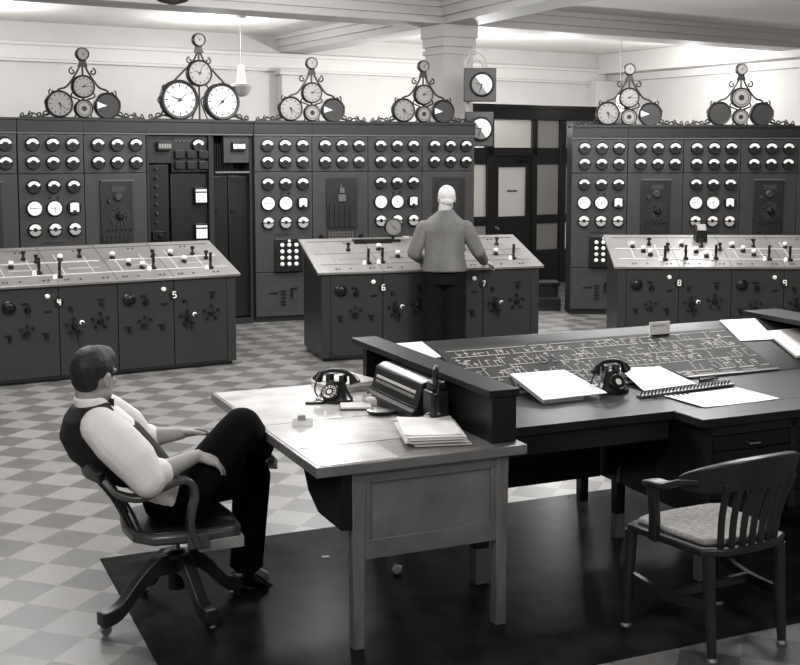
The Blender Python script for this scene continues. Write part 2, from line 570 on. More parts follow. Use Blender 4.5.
def panel15(frame, s, label, lamps=False, right=False):
    p = thing('switchboard_panel', label, 'switchboard', (0, 0, 0), 0, 'bays of the instrument switchboards')
    place(p, frame, s)
    board_body(p, PW)
    six(p)
    for i, x in enumerate(XS): meter(p, x, 1.64, CASE, ARC[(i + 1) % 3])
    meter(p, XS[0], 1.408, CASE_BIG, RND[0])
    meter(p, XS[1], 1.408, CASE_BIG, RND[1])
    meter(p, XS[2], 1.408, CASE, FAN)
    for x in XS: meter(p, x, 1.178, CASE, HALF if not (right and x == XS[1]) else HALF)
    MB().lathe([(.012, 0), (.012, .02)], 8, 'y', (XS[1] - .045, 0, 1.52)).lathe([(.012, 0), (.012, .02)], 8, 'y', (XS[1] + .045, 0, 1.52)).build('screw_post', M['black'], p)
    mb = MB().box(.24, -.006, 1.03, .46, 0, 1.045)
    mb.build('name_plate', M['seam'], p)
    if lamps:
        b = MB().box(.225, -.05, .60, .56, 0, .99).build('annunciator_box', M['black'], p, bev=.006)
        for i in range(3):
            for j in range(4): MB().lathe([(.024, 0), (.024, .012), (.012, .02)], 10, 'y', (.31 + .085 * i, -.05, .69 + .075 * j)).build('signal_lamp', M['lamp_white'], b)
        MB().lathe([(.016, 0), (.016, .012)], 10, 'y', (.395, -.05, .965)).build('signal_lamp', M['lamp_white'], b)
        mb = MB()
        for j in range(5): mb.box(.30, -.012, .2 + .04 * j, .36, 0, .215 + .04 * j)
        mb.box(.16, -.012, .34, .27, 0, .352).box(.42, -.02, .28, .445, 0, .4).box(.42, -.02, .39, .5, 0, .402)
        mb.build('bracket', M['darkmetal'], p)
    else:
        mb = MB().box(.2, -.014, .955, .53, 0, .985)
        mb.build('key_row', M['black'], p)
        MB().box(.44, -.018, .958, .52, -.005, .982).build('key_label', M['white'], p)
    return p

def panel_dial(frame, s, label, kind='dial'):
    p = thing('switchboard_panel', label, 'switchboard', (0, 0, 0), 0, 'bays of the instrument switchboards')
    place(p, frame, s)
    board_body(p, PW)
    six(p, 1)
    if kind == 'dial':
        MB().box(.165, -.022, .97, .525, 0, 1.69).build('relay_plate', M['fascia'], p, bev=.004)
        MB().box(.175, -.03, 1.685, .545, 0, 1.70).build('plate_rail', M['board_trim'], p)
        d = MB().lathe([(.045, 0), (.045, .02), (.03, .04), (.018, .06)], 18, 'y', (.37, -.022, 1.305)).build('rheostat_dial', M['black'], p)
        mb = MB()
        for k in range(14):
            a = 2 * PI * k / 14
            mb.lathe([(.014, 0), (.014, .014)], 8, 'y', (.37 + .098 * math.cos(a), -.022, 1.305 + .098 * math.sin(a)))
            mb.cone((.37 + .05 * math.cos(a), -.027, 1.305 + .05 * math.sin(a)), (.37 + .09 * math.cos(a), -.027, 1.305 + .09 * math.sin(a)), .005, .005, 6)
        mb.build('contact_stud', M['board'], d)
        MB().lathe([(.05, 0), (.05, .014), (.035, .03)], 16, 'y', (.36, -.022, 1.515)).build('control_knob', M['board'], p)
        MB().lathe([(.028, 0), (.02, .03)], 12, 'y', (.26, -.022, 1.47)).build('control_knob', M['board'], p)
        MB().box(.29, -.03, 1.57, .44, -.02, 1.63).build('name_plate', M['board'], p)
        mb = MB()
        for i in range(7):
            for j in range(3): mb.box(.18 + .047 * i, -.032, .985 + .04 * j, .215 + .047 * i, -.02, 1.015 + .04 * j)
        mb.build('tag_rack', M['matte_black'], p)
        mb = MB()
        for i in range(6): mb.lathe([(.011, 0), (.011, .02)], 8, 'y', (.24 + .05 * i, -.022, 1.155))
        mb.build('terminal_stud', M['darkmetal'], p)
    elif kind == 'slats':
        f = MB().box(.17, -.02, 1.1, .55, 0, 1.70).build('relay_plate', M['fascia'], p, bev=.004)
        mb = MB()
        for i in range(5):
            mb.box(.20 + .065 * i, -.045, 1.12, .225 + .065 * i, -.02, 1.24)
            mb.box(.20 + .065 * i, -.045, 1.26, .225 + .065 * i, -.02, 1.38)
        mb.build('relay_bar', M['matte_black'], p)
        MB().box(.31, -.05, 1.42, .40, -.02, 1.5).box(.33, -.05, 1.52, .385, -.02, 1.58).cone((.35, -.03, 1.58), (.35, -.03, 1.64), .006, .006, 6).build('relay_coil', M['board_trim'], p)
        mb = MB()
        for i in range(9):
            for j in range(4): mb.box(.19 + .036 * i, -.03, .935 + .033 * j, .216 + .036 * i, -.0, .96 + .033 * j)
        mb.build('tag_rack', M['board_trim'], p)
        MB().box(.18, -.012, .925, .53, 0, 1.075).build('tag_frame', M['seam'], p)
        for x in (.105, .605): MB().lathe([(.03, 0), (.03, .015), (.02, .04)], 14, 'y', (x, 0, 1.0)).build('control_knob', M['darkmetal'], p)
    else:
        MB().box(.14, -.015, 1.1, .14 + .42, 0, 1.70).build('relay_plate', M['fascia'], p, bev=.004)
        MB().box(.21, -.03, 1.16, .48, -.01, 1.64).build('relay_cover', M['seam'], p, bev=.004)
    return p

def place(o, frame, s):
    (x, y), a = frame
    o.location = (x + s * math.cos(a), y + s * math.sin(a), 0)
    if a == 0 and o.name.startswith('switchboard'): o.scale = (1, 1, .986)
    o.rotation_euler = (0, 0, a)

FB = ((-1.709, 13.66), R(19.5))
FA_ = ((-1.709, 13.66), R(31))
FR = ((0, 14.4), 0.0)
PW = .695
panel_dial(FA_, -3.37, 'switchboard bay cut by the left edge of the photo, dark relay plate low on it')
panel15(FA_, -2.67, 'leftmost switchboard bay with two white round dials, left of the tallest gauge cluster')
panel_dial(FA_, -1.975, 'switchboard bay with a round rheostat dial, left of the open black bays')
panel15(FB, .015, 'fifteen-meter bay right of the open black bays, white lamp box low on it', True)
panel_dial(FB, .71, 'bay with upright relay bars and a pale tag rack behind the middle console', 'slats')
panel15(FB, 1.405, 'fifteen-meter bay behind the small round clock on the middle console')
panel_dial(FB, 2.10, 'last bay of the middle switchboard behind the standing man, plain dark cover plate', 'cover')
PW = .685
panel15(FR, 2.105, 'first bay right of the door partition, fifteen meters and a white lamp box', True, True)
panel_dial(FR, 2.79, 'bay with a rheostat dial, second from the door in the right-hand switchboard')
PW = .70
panel15(FR, 3.475, 'fifteen-meter bay behind the small pale-topped box on the right-hand console')
panel_dial(FR, 4.175, 'rheostat bay near the right edge of the photo, squarer dials in its top row')
panel15(FR, 4.875, 'switchboard bay cut by the right edge of the photo')

# open black bays
PW = .77
p = thing('open_switchboard_bay', 'open black bay with a column of knobs and two white chart recorders', 'switchboard', group='open black bays')
place(p, FA_, -1.28)
mb = MB().box(.004, .30, 0, .766, .45, 2.35).box(.004, 0, 0, .03, .45, 2.2).box(.735, 0, 0, .766, .45, 2.2).box(.004, 0, 0, .766, .45, .06)
mb.build('bay_frame', M['matte_black'], p)
MB().box(0, -.02, 2.215, .77, .45, 2.36).box(0, -.035, 2.335, .77, .46, 2.362).build('fascia', M['fascia'], p, bev=.003)
MB().box(0, -.012, 2.195, .77, .02, 2.213).build('trim_strip', M['board_trim'], p)
MB().box(.03, .05, 1.88, .31, .1, 2.19).build('counter_plate', M['fascia'], p, bev=.003)
c = MB().box(.13, -.02, 2.02, .29, .05, 2.12).build('counter', M['black'], p, bev=.006)
mb = MB()
for i in range(5): mb.box(.14 + .03 * i, -.026, 2.045, .162 + .03 * i, -.02, 2.095)
mb.build('counter_digits', M['cream'], c)
MB().box(.03, .05, 1.0, .27, .1, 1.86).build('selector_plate', M['black'], p, bev=.003)
for k in range(7):
    MB().lathe([(.02, 0), (.02, .02), (.012, .04)], 12, 'y', (.12, .05, 1.82 - .1 * k)).build('selector_knob', M['board'], p)
MB().box(.06, -.0, 1.02, .22, .05, 1.12).lathe([(.03, 0), (.02, .03)], 12, 'y', (.14, 0, 1.07)).build('selector_switch', M['darkmetal'], p, bev=.004)
MB().box(.31, .05, 1.78, .74, .1, 2.19).build('relay_plate', M['fascia'], p)
mb = MB()
for i in range(3):
    for j in range(2): mb.box(.34 + .14 * i, .0, 1.81 + .12 * j, .45 + .14 * i, .05, 1.90 + .12 * j)
mb.build('relay_box', M['black'], p, bev=.005)
mb = MB()
for i in range(8): mb.tube(spiral(.36 + .05 * i, 2.14, .028, .01, 0, 400, 12, .04), .005, 5)
mb.build('wire_coil', M['board_trim'], p)
o = link('meter', CASE, p, (.62, .045, 2.085)); link('meter_face', ARC[0], o)
MB().box(.30, .06, .1, .73, .1, 1.76).build('recorder_door', M['black'], p, bev=.004)
for z in (1.51, 1.10):
    r_ = MB().box(.56, .0, z - .09, .71, .06, z + .09).build('chart_recorder', M['black'], p, bev=.006)
    mb = MB().use(0).box(.572, -.005, z - .075, .70, .0, z + .03).box(.572, -.005, z + .045, .70, .0, z + .07)
    mb.use(1)
    for i in range(5): mb.box(.582 + .024 * i, -.009, z + .035, .592 + .024 * i, -.004, z + .06)
    mb.build('chart_paper', [M['white'], M['seam']], r_)
p = thing('open_switchboard_bay', 'open black bay with a pale rail and cable doors, left of the white lamp box', 'switchboard', group='open black bays')
place(p, FA_, -.51)
mb = MB().box(.004, .30, 0, .50, .45, 2.35).box(.004, .02, 0, .03, .45, 2.2).box(.475, .02, 0, .50, .45, 2.2).box(.004, 0, 0, .50, .45, .06)
mb.build('bay_frame', M['matte_black'], p)
MB().box(0, -.02, 2.215, .505, .45, 2.36).box(0, -.035, 2.335, .505, .46, 2.362).build('fascia', M['fascia'], p, bev=.003)
MB().box(0, -.012, 2.195, .505, .02, 2.213).build('trim_strip', M['board_trim'], p)
MB().box(.16, .03, 1.88, .475, .1, 2.19).build('counter_plate', M['board'], p, bev=.003)
c = MB().box(.25, -.02, 2.02, .42, .05, 2.12).build('counter', M['black'], p, bev=.006)
mb = MB()
for i in range(5): mb.box(.26 + .03 * i, -.026, 2.045, .283 + .03 * i, -.02, 2.095)
mb.build('counter_digits', M['white'], c)
MB().cone((.04, .0, 1.77), (.46, .0, 1.77), .014, .014, 10).build('hand_rail', M['board_trim'], p)
mb = MB()
for i in range(9): mb.cone((.05 + .03 * i, .1, 1.78), (.05 + .03 * i, .1, 2.1), .008, .008, 6)
mb.build('cable', M['darkmetal'], p)
for x0, x1 in ((.03, .225), (.24, .475)):
    d = MB().box(x0, .1, .08, x1, .13, 1.73).build('cable_door', M['black'], p, bev=.004)
    MB().box(x0 + .02, .085, 1.3, x0 + .07, .1, 1.34).build('door_handle', M['darkmetal'], d)

# a dark return at the right end of the middle board and both ends of the right-hand one
# ------------------------------------------------------------------ gauge clusters on top of the boards
def dial(parent, x, z, r, face='light', hand=0, ring=True):
    c = MB().lathe([(r * .86, -.03), (r, -.03), (r, .035), (r * .93, .05), (r * .86, .045), (r * .84, .03)], 28, 'y', (x, 0, z)).build('gauge', M['iron'], parent)
    mb = MB()
    if face == 'disc':
        mb.use(0).disc(x, -.033, z, r * .9, 28)
        mb.build('gauge_face', [M['disc']], c)
    elif face == 'flag':
        mb.use(0).disc(x, -.033, z, r * .9, 28)
        mb.use(1).prism_y([(x - r * .80, z + r * .28), (x - r * .80, z - r * .22), (x - r * .1, z)], -.039, -.036)
        mb.build('gauge_face', [M['disc'], M['white']], c)
    elif face == 'target':
        mb.use(0).disc(x, -.033, z, r * .86, 28)
        mb.use(1).disc(x, -.036, z, r * .28, 16)
        mb.disc(x, -.036, z, r * .72, 28, 0, 360, r * .66)
        mb.build('gauge_face', [M['cream'], M['seam']], c)
    else:
        mb.use(0).disc(x, -.033, z, r * .88, 30)
        mb.use(1)
        for k in range(12):
            a = R(30 * k)
            d, q = (math.cos(a), math.sin(a)), (-math.sin(a), math.cos(a))
            w = r * .03
            mb.prism_y([(x + d[0] * r * a_ + q[0] * w * b_, z + d[1] * r * a_ + q[1] * w * b_) for a_, b_ in ((.62, -1), (.78, -1), (.78, 1), (.62, 1))], -.0375, -.036)
        if r > .17: mb.disc(x, -.0355, z, r * .84, 32, 0, 360, r * .81)
        needle(mb, -.038, 90 - hand, r * .7, r * .06, x, z, .25)
        needle(mb, -.0385, 90 - hand * 12 - 50, r * .48, r * .075, x, z, .25)
        mb.disc(x, -.039, z, r * .09, 12)
        mb.build('gauge_face', [M['cream'] if r < .17 else M['bigdial'], M['seam']], c)
    return c

def iron_frame(parent, W, H, top):
    mb = MB()
    k = .011
    for s in (-1, 1):
        mb.tube(spline([(s * .02, 0, H), (s * .07, 0, H - .1), (s * .2 * W / .42, 0, H - .24), (s * .32 * W / .42, 0, H * .50), (s * .38 * W / .42, 0, H * .24), (s * W * 1.06, 0, .03)], 5), k, 6)
        mb.tube(spiral(s * W * 1.1, .045, .04, .012, -90, -90 + s * 420, 16), k * .8, 6)
        mb.tube(spiral(s * W * .90, H * .46, .045, .012, 120 if s < 0 else 60, (120 if s < 0 else 60) - s * 400, 16), k * .8, 6)
        mb.tube(spiral(s * W * 1.02, H * .28, .05, .012, 90, 90 - s * 400, 16), k * .7, 6)
        mb.tube(spiral(s * .11, H * .93 - .04, .04, .01, 90, 90 - s * 380, 14), k * .8, 6)
        mb.tube(spline([(s * .02, 0, H * .62), (s * .13, 0, H * .42), (s * .02, 0, H * .3), (s * .1, 0, .0)], 5), k * .8, 6)
        mb.tube(spline([(s * W * .6, 0, .0), (s * W * .95, 0, .05), (s * W * 1.25, 0, .015)], 5), k, 6)
        mb.tube(spiral(s * W * 1.3, .035, .03, .01, -60, -60 + s * 380, 12), k * .8, 6)
        if W < .4:
            mb.tube(spline([(s * W * 1.3, 0, .012), (s * W * 1.5, 0, .05), (s * W * 1.68, 0, .02), (s * W * 1.86, 0, .012)], 5), k * .8, 6)
            mb.tube(spiral(s * W * 1.55, .04, .03, .008, 100, 100 - s * 380, 12), k * .7, 6).tube(spiral(s * W * 1.82, .03, .024, .008, 80, 80 + s * 380, 12), k * .7, 6)
    mb.prism_y([(-.055, top - .13), (.055, top - .13), (.035, top - .07), (.05, top - .03), (-.05, top - .03), (-.035, top - .07)], -.015, .015)
    mb.box(-W * (1.88 if W < .4 else 1.3), -.02, 0, W * (1.88 if W < .4 else 1.3), .02, .014)
    mb.cone((0, 0, 0), (0, 0, H), k, k, 6)
    return mb.build('iron_frame', M['iron'], parent)

def cluster(frame, s, kind, label):
    t = thing('gauge_cluster', label, 'gauge cluster', group='iron-framed gauge clusters on the switchboards')
    place(t, frame, s)
    a = t.rotation_euler[2]
    t.location = (t.location[0] - .1 * math.sin(a) + (.045 if a else -.01), t.location[1] + .1 * math.cos(a), 2.362 if a else 2.362 * .986)
    if kind == 'big':
        iron_frame(t, .44, .76, .89)
        dial(t, 0, .53, .15, 'light', 20)
        dial(t, -.245, .225, .225, 'light', 50)
        dial(t, .265, .215, .215, 'light', 45)
        dial(t, 0, .90, .075, 'light', 330)
        return
    iron_frame(t, .36, .58, .68)
    dial(t, 0, .34, .125, 'light' if kind != 'discs' else 'target', 90)
    dial(t, 0, .105, .10, 'target')
    dial(t, -.26, .15, .145, 'light' if kind != 'discs' else 'disc', 130)
    dial(t, .26, .14, .145, 'flag' if kind != 'discs' else 'disc')
    dial(t, 0, .685, .07, 'light', 40)
cluster(FA_, -1.98, 'small', 'leftmost iron-framed gauge cluster, dark disc with white pointer at its right')
cluster(FA_, -.655, 'big', 'tallest gauge cluster, two big white clocks, above the open black bays')
cluster(FB, .69, 'small', 'gauge cluster with dark pointer disc, beside the pilaster on the back wall')
cluster(FB, 2.10, 'small', 'gauge cluster with dark pointer disc, in front of the square column')
cluster(FR, 2.82, 'small', 'gauge cluster with dark pointer disc, nearest the door partition on its right')
cluster(FR, 4.19, 'discs', 'gauge cluster with two blank dark discs, rightmost of all')

# square gauge boxes on the pole by the column
t = thing('gauge_pole', 'thin pale pole standing beside the square column', 'pole', (.87, 15.22, 0))
MB().cone((0, 0, 0), (0, 0, 3.12), .022, .022, 10).lathe([(.09, 0), (.09, .02), (.03, .03)], 14).build('pole', M['trim'], t)
MB().box(0, -.03, 2.8, .12, -.018, 2.86).box(0, -.03, 2.25, .12, -.018, 2.31).build('bracket', M['darkmetal'], t)
for z, x, w, h, lab in ((2.65, .815, .41, .42, 'upper square dark gauge box with cable loops, high on the pole'), (2.08, .83, .36, .44, 'lower square dark gauge box beside the glazed partition')):
    g = thing('gauge_box', lab, 'gauge', (x, 15.03, z), 0, 'square gauge boxes')
    MB().box(0, 0, 0, w, .16, h).build('gauge_case', M['gaugebox'], g, bev=.01)
    d = MB().lathe([(.13, 0), (.155, 0), (.155, .03), (.14, .04), (.13, .03)], 26, 'y', (w / 2 + .02, 0, h / 2)).build('gauge_rim', M['iron'], g)
    mb = MB().use(0).disc(w / 2 + .02, -.034, h / 2, .128, 24, -60, 130).use(2).disc(w / 2 + .02, -.031, h / 2, .128, 26)
    mb.use(1)
    needle(mb, -.037, 250, .11, .014, w / 2 + .02, h / 2)
    needle(mb, -.037, 170, .08, .014, w / 2 + .02, h / 2)
    mb.build('gauge_face', [M['white'], M['seam'], M['cream']], d)
    if z > 2.5:
        MB().tube(spline([(.03, .08, h), (.02, .08, h + .1), (.12, .08, h + .2), (.24, .08, h + .16), (.3, .08, h)]), .012, 8).tube(spline([(.06, .1, h), (.1, .1, h + .08), (.2, .1, h + .1), (.26, .1, h)]), .01, 8).tube(spline([(.02, .12, h), (-.0, .12, h + .16), (.18, .12, h + .26), (.3, .12, h + .22)]), .008, 6).build('cable_loop', M['trim'], g)

# pendant lamps
def pendant(label, x, y, z):
    t = thing('pendant_lamp', label, 'lamp', (x, y, z), 0, 'pendant lamps')
    MB().cone((0, 0, .3), (0, 0, 3.95 - z), .007, .007, 8).lathe([(.08, 3.91 - z), (.08, 3.95 - z)], 16).build('rod', M['trim'], t)
    MB().lathe([(.035, .32), (.045, .3), (.06, .1), (.075, .06), (.07, .05)], 18).build('lamp_neck', M['bulb'], t)
    MB().lathe([(.07, .07), (.15, .05), (.16, .02), (.10, -.09), (.05, -.12), (.02, -.125)], 22).build('lamp_shade', M['trim'], t)
pendant('pendant lamp with pale bowl shade, right of the tallest gauge cluster', -2.28, 17.0, 2.93)
pendant('pendant lamp on a thin rod, above the cluster nearest the door', 3.28, 17.6, 2.55)
t = thing('ceiling_dome', 'dark dome fixture hanging at the top edge left of centre', 'ceiling fixture', (-1.72, 9.0, 3.12))
MB().lathe([(.02, -.02), (.1, 0), (.19, .06), (.21, .1), (.2, .14), (.08, .18)], 24).build('dome', M['black'], t)
MB().cone((0, 0, .17), (0, 0, .83), .02, .02, 10).build('stem', M['black'], t)

# ------------------------------------------------------------------ control consoles
CZ, CB, CD = .865, 1.118, .72     # front height, back height, depth
SLOPE = math.atan2(CB - CZ, CD + .03)

def digit(mb, ch, cx_, cz_, h):
    seg = {'4': ((0, 1, 0, .45), (0, .45, 1, .45), (.72, 1, .72, 0)), '5': ((1, 1, 0, 1), (0, 1, 0, .55), (0, .55, .8, .55), (.8, .55, 1, .4), (1, .4, 1, .15), (1, .15, .8, 0), (.8, 0, 0, 0)),
           '6': ((1, 1, .3, 1), (.3, 1, 0, .7), (0, .7, 0, 0), (0, 0, 1, 0), (1, 0, 1, .5), (1, .5, 0, .5)), '7': ((0, 1, 1, 1), (1, 1, .35, 0)),
           '8': ((0, 1, 1, 1), (0, 0, 1, 0), (0, .5, 1, .5), (0, 0, 0, 1), (1, 0, 1, 1)), '9': ((1, 0, 1, 1), (1, 1, 0, 1), (0, 1, 0, .5), (0, .5, 1, .5))}[ch]
    w = h * .55
    for x0, z0, x1, z1 in seg:
        mb.cone((cx_ + (x0 - .5) * w, -.034, cz_ + (z0 - .5) * h), (cx_ + (x1 - .5) * w, -.034, cz_ + (z1 - .5) * h), .0055, .0055, 6)

def door_left(p, x, w):
    d = MB().box(x + .004, -.012, .05, x + w - .004, .01, .83).build('console_door', M['console'], p, bev=.003)
    MB().lathe([(.058, 0), (.058, .02), (.045, .03), (.04, .022), (.02, .03), (.02, .05)], 22, 'y', (x + .10, -.012, .68)).build('control_dial', M['darkmetal'], d)
    k = MB().lathe([(.03, 0), (.022, .035)], 14, 'y', (x + .255, -.012, .645)).box(x + .243, -.06, .64, x + .267, -.04, .68)
    k.build('control_knob', M['darkmetal'], d)
    mb = MB().use(0).lathe([(.028, 0), (.022, .03)], 14, 'y', (x + .245, -.012, .44))
    for dx, dz in ((-.05, .03), (.0, .06), (.05, .04), (-.03, -.02)): mb.lathe([(.014, 0), (.012, .03)], 10, 'y', (x + .245 + dx, -.012, .45 + dz))
    mb.use(1).disc(x + .245, -.012, .46, .075, 20, th=.003)
    mb.build('switch_group', [M['darkmetal'], M['console']], d)
    for dx, dz in ((.09, .43), (.40, .43), (.235, .70), (.43, .62)): MB().box(x + dx - .03, -.018, dz - .010, x + dx + .03, -.012, dz + .010).build('name_plate', M['darkmetal'], d)
    for dx in (.10, .41): MB().lathe([(.02, 0), (.016, .03)], 10, 'y', (x + dx, -.012, .40)).build('control_knob', M['darkmetal'], d)
    MB().lathe([(.021, 0), (.021, .015), (.012, .024)], 14, 'y', (x + .425, -.012, .755)).build('signal_lamp', M['lamp_white'], d)
    return d

def door_right(p, x, w):
    d = MB().box(x + .004, -.012, .05, x + w - .004, .01, .83).build('console_door', M['console'], p, bev=.003)
    for cx_, cz_, r_ in ((x + .13, .48, 1), (x + .36, .51, 0)):
        mb = MB().lathe([(.03, 0), (.03, .02), (.02, .035)], 14, 'y', (cx_, -.012, cz_))
        for k in range(5):
            a = R(72 * k + (20 if r_ else 90))
            mb.lathe([(.016, 0), (.013, .03)], 10, 'y', (cx_ + .07 * math.cos(a), -.012, cz_ + .065 * math.sin(a)))
        if r_:
            mb.cone((cx_, -.05, cz_), (cx_ + .02, -.06, cz_ - .12), .012, .009, 8)
            mb.cone((cx_ - .02, -.05, cz_ + .06), (cx_ - .01, -.06, cz_ - .02), .01, .008, 8)
        mb.use(1).disc(cx_, -.012, cz_, .088, 20, th=.003)
        mb.build('switch_group', [M['darkmetal'], M['console']], d)
    for dx, dz in ((.375, .66), (.1, .64)): MB().lathe([(.022, 0), (.018, .03)], 12, 'y', (x + dx, -.012, dz)).build('control_knob', M['darkmetal'], d)
    MB().box(x + .34, -.018, .69, x + .41, -.012, .705).build('name_plate', M['darkmetal'], d)
    MB().lathe([(.021, 0), (.021, .015), (.012, .024)], 14, 'y', (x + .195, -.012, .505)).build('signal_lamp', M['lamp_white'], d)
    return d

def on_top(x, t):      # a point on the sloping top, local coordinates
    return (x, -.03 + t * (CD + .03), CZ + t * (CB - CZ))

def console(label, x, y, a, digits, bus='bus', drop=.42):
    t = thing('control_console', label, 'control desk', (x, y, 0), a, 'sloping-topped control consoles')
    L = 2.26
    mb = MB().prism_x([(.012, .05), (CD, .05), (CD, CB - .03), (.012, CZ - .03)], 0, L)
    mb.box(.02, .04, 0, L - .02, CD - .02, .05)
    mb.build('console_body', M['console'], t, bev=.004)
    for x0, x1 in ((-.001, .085), (L - .085, L + .001)): MB().box(x0, -.014, .035, x1, .013, CZ - .028).build('corner_post', M['console'], t, bev=.004)
    MB().box(.085, -.006, .83, L - .085, .013, CZ - .03).build('top_rail', M['console'], t)
    MB().box(.085, -.003, .03, L - .085, .013, .05).build('plinth_strip', M['seam'], t)
    W = (L - .17) / 4
    for k in range(4):
        (door_left if k % 2 == 0 else door_right)(t, .085 + k * W, W)
    for k, ch in enumerate(digits):
        xx = .085 + W * (2 * k + 1)
        n = MB().disc(xx, -.018, .70, .042, 20, th=.012).build('number_disc', M['black'], t)
        mb = MB()
        digit(mb, ch, xx, .70, .052)
        mb.build('number', M['lamp_white'], n)
    # sloping top with its bus strips
    S = Matrix.Translation((0, -.03, CZ)) @ Matrix.Rotation(SLOPE, 4, 'X')
    D = (CD + .06) / math.cos(SLOPE)
    top_ = MB().at(S).box(-.045, -.012, -.028, L + .045, D, 0).build('console_top', M['console_top'], t, bev=.006)
    mb = MB().at(S).use(0)
    mb.box(.03, .165, 0, L - .03, .18, .005).box(.03, .43, 0, L * .48, .448, .005).box(L * .52, .43, 0, L - .03, .448, .005)
    for k in range(4):
        xx = .085 + k * W
        mb.box(xx + .10, .17, 0, xx + .109, .62, .004).box(xx + .36, .17, 0, xx + .368, .55, .004).box(xx + .16, .29, 0, xx + .45, .298, .004)
    mb.use(1)
    for k in range(1, 4): mb.box(.085 + k * W - .003, 0, 0, .085 + k * W + .003, D - .02, .002)
    for k in range(4):
        xx = .085 + k * W
        for dx, dy in ((.06, .05), (.09, .05), (.2, .05), (.4, .05), (.44, .05), (.3, .68), (.34, .68)): mb.box(xx + dx, dy, 0, xx + dx + .018, dy + .02, .006)
    mb.box(.02, D - .09, 0, L - .02, D - .083, .003)
    mb.build('bus_lines', [M[bus], M['line_dark']], top_)
    r = random.Random(digits)
    for k in range(4):
        xx = .085 + k * W
        for dx, ty, kind in ((.07, .20, 'grip'), (.40, .24, 'grip'), (.22, .42, 'cap'), (.12, .62, 'cap'), (.33, .66, 'stub'), (.30, .30, 'cap'), (.46, .52, 'stub')):
            if r.random() < drop: continue
            px, py, pz = on_top(xx + dx + r.uniform(-.03, .03), ty + r.uniform(-.05, .05))
            if kind == 'grip':
                s_ = MB().lathe([(.03, -.01), (.03, .015), (.014, .02), (.012, .05)], 14, 'z', (px, py, pz)).build('control_switch', M['black'], t)
                MB().loft([((px, py, pz + .045), (.010, 0, 0), (0, .010, 0)), ((px, py, pz + .07), (.016, 0, 0), (0, .011, 0)), ((px, py - .004, pz + .12), (.013, 0, 0), (0, .012, 0)), ((px, py - .006, pz + .145), (.016, 0, 0), (0, .012, 0))], 10).build('switch_grip', M['black'], s_)
                MB().lathe([(.02, -.01), (.02, .012), (.012, .03)], 12, 'z', (px - .045, py - .02, pz)).build('signal_lamp', M['lamp_white'], t)
            elif kind == 'cap':
                s_ = MB().lathe([(.026, -.01), (.026, .02), (.016, .03)], 12, 'z', (px, py, pz)).build('control_switch', M['black'], t)
                MB().lathe([(.016, .03), (.024, .04), (.024, .055), (.014, .066)], 12, 'z', (px, py, pz)).build('switch_cap', M['lamp_white'], s_)
            else:
                MB().lathe([(.022, -.01), (.022, .02), (.012, .03), (.012, .05), (.02, .055), (.02, .08)], 12, 'z', (px, py, pz)).build('control_switch', M['black'], t)
    return t

a = R(31)
console('left-hand control console numbered 4 and 5, cut by the left edge of the photo', -1.555 - 2.26 * math.cos(a), 10.952 - 2.26 * math.sin(a), a, '45')
console('middle control console numbered 6 and 7 at which the standing man works', -.746, 11.049, R(18.35), '67', 'bus_dim', .45)
console('right-hand control console behind the sloping mimic board, cut by the right photo edge', 2.185, 11.67, R(-1.5), '89', 'bus', .22)

def console_pt(x, y, a, lx, t):
    p = on_top(lx, t)
    return (x + p[0] * math.cos(a) - p[1] * math.sin(a), y + p[0] * math.sin(a) + p[1] * math.cos(a), p[2])
# small clock standing on the back of the middle console
cp = console_pt(-.746, 11.049, R(18.35), .93, .93)
t = thing('desk_clock', 'small round clock standing on the back of the middle console', 'clock', cp, R(14))
MB().box(-.07, -.045, -.02, .07, .045, .012).cone((0, 0, .01), (0, 0, .06), .018, .015, 10).build('clock_stand', M['black'], t)
c = MB().lathe([(.07, -.03), (.09, -.03), (.095, .02), (.088, .035), (.08, .03)], 26, 'y', (0, 0, .135)).build('clock_case', M['black'], t)
mb = MB().use(0).disc(0, -.031, .135, .079, 26).use(1)
for k in range(12):
    q = R(30 * k)
    mb.disc(.066 * math.cos(q), -.0335, .135 + .066 * math.sin(q), .005, 6)
needle(mb, -.035, 130, .06, .007, 0, .135)
needle(mb, -.035, -40, .045, .009, 0, .135)
mb.build('clock_face', [M['cream'], M['seam']], c)
t = tag(MB().box(-.2, -.05, -.02, .2, .05, .03).build('log_tray', M['black'], None, console_pt(-.746, 11.049, R(18.35), .70, .9), R(18.35), .004), 'thin dark tray lying behind the small clock on the middle console', 'tray')
cp = console_pt(2.185, 11.67, R(-1.5), .95, .84)
t = thing('instrument_box', 'small dark box with a pale top standing on the right-hand console', 'box', cp, R(3))
MB().prism_x([(-.05, -.02), (.06, -.02), (.06, .17), (.0, .17), (-.05, .1)], -.06, .06).build('box_case', M['black'], t, bev=.005)
MB().hexa([(-.045, -.052, .108), (.045, -.052, .108), (.045, -.005, .168), (-.045, -.005, .168)], [(-.045, -.056, .112), (.045, -.056, .112), (.045, -.009, .172), (-.045, -.009, .172)]).build('box_label', M['greyface'], t)

# ------------------------------------------------------------------ dispatcher's desk (own axes: u along the front, v away)
DA = R(23.9)
DO = (-.318, 4.392)
def dk(u, v, z=0):
    return (DO[0] + u * math.cos(DA) - v * math.sin(DA), DO[1] + u * math.sin(DA) + v * math.cos(DA), z)
def dthing(name, label, cat, u, v, z=0, rz=0, group=None):
    return thing(name, label, cat, dk(u, v, z), DA + rz, group)

t = tag(MB().box(-.58, -.46, 0, 3.9, 1.535, .004).build('floor_mat', M['mat'], None, dk(0, 0), DA), 'dark glossy linoleum mat under the desks and chairs', 'mat')

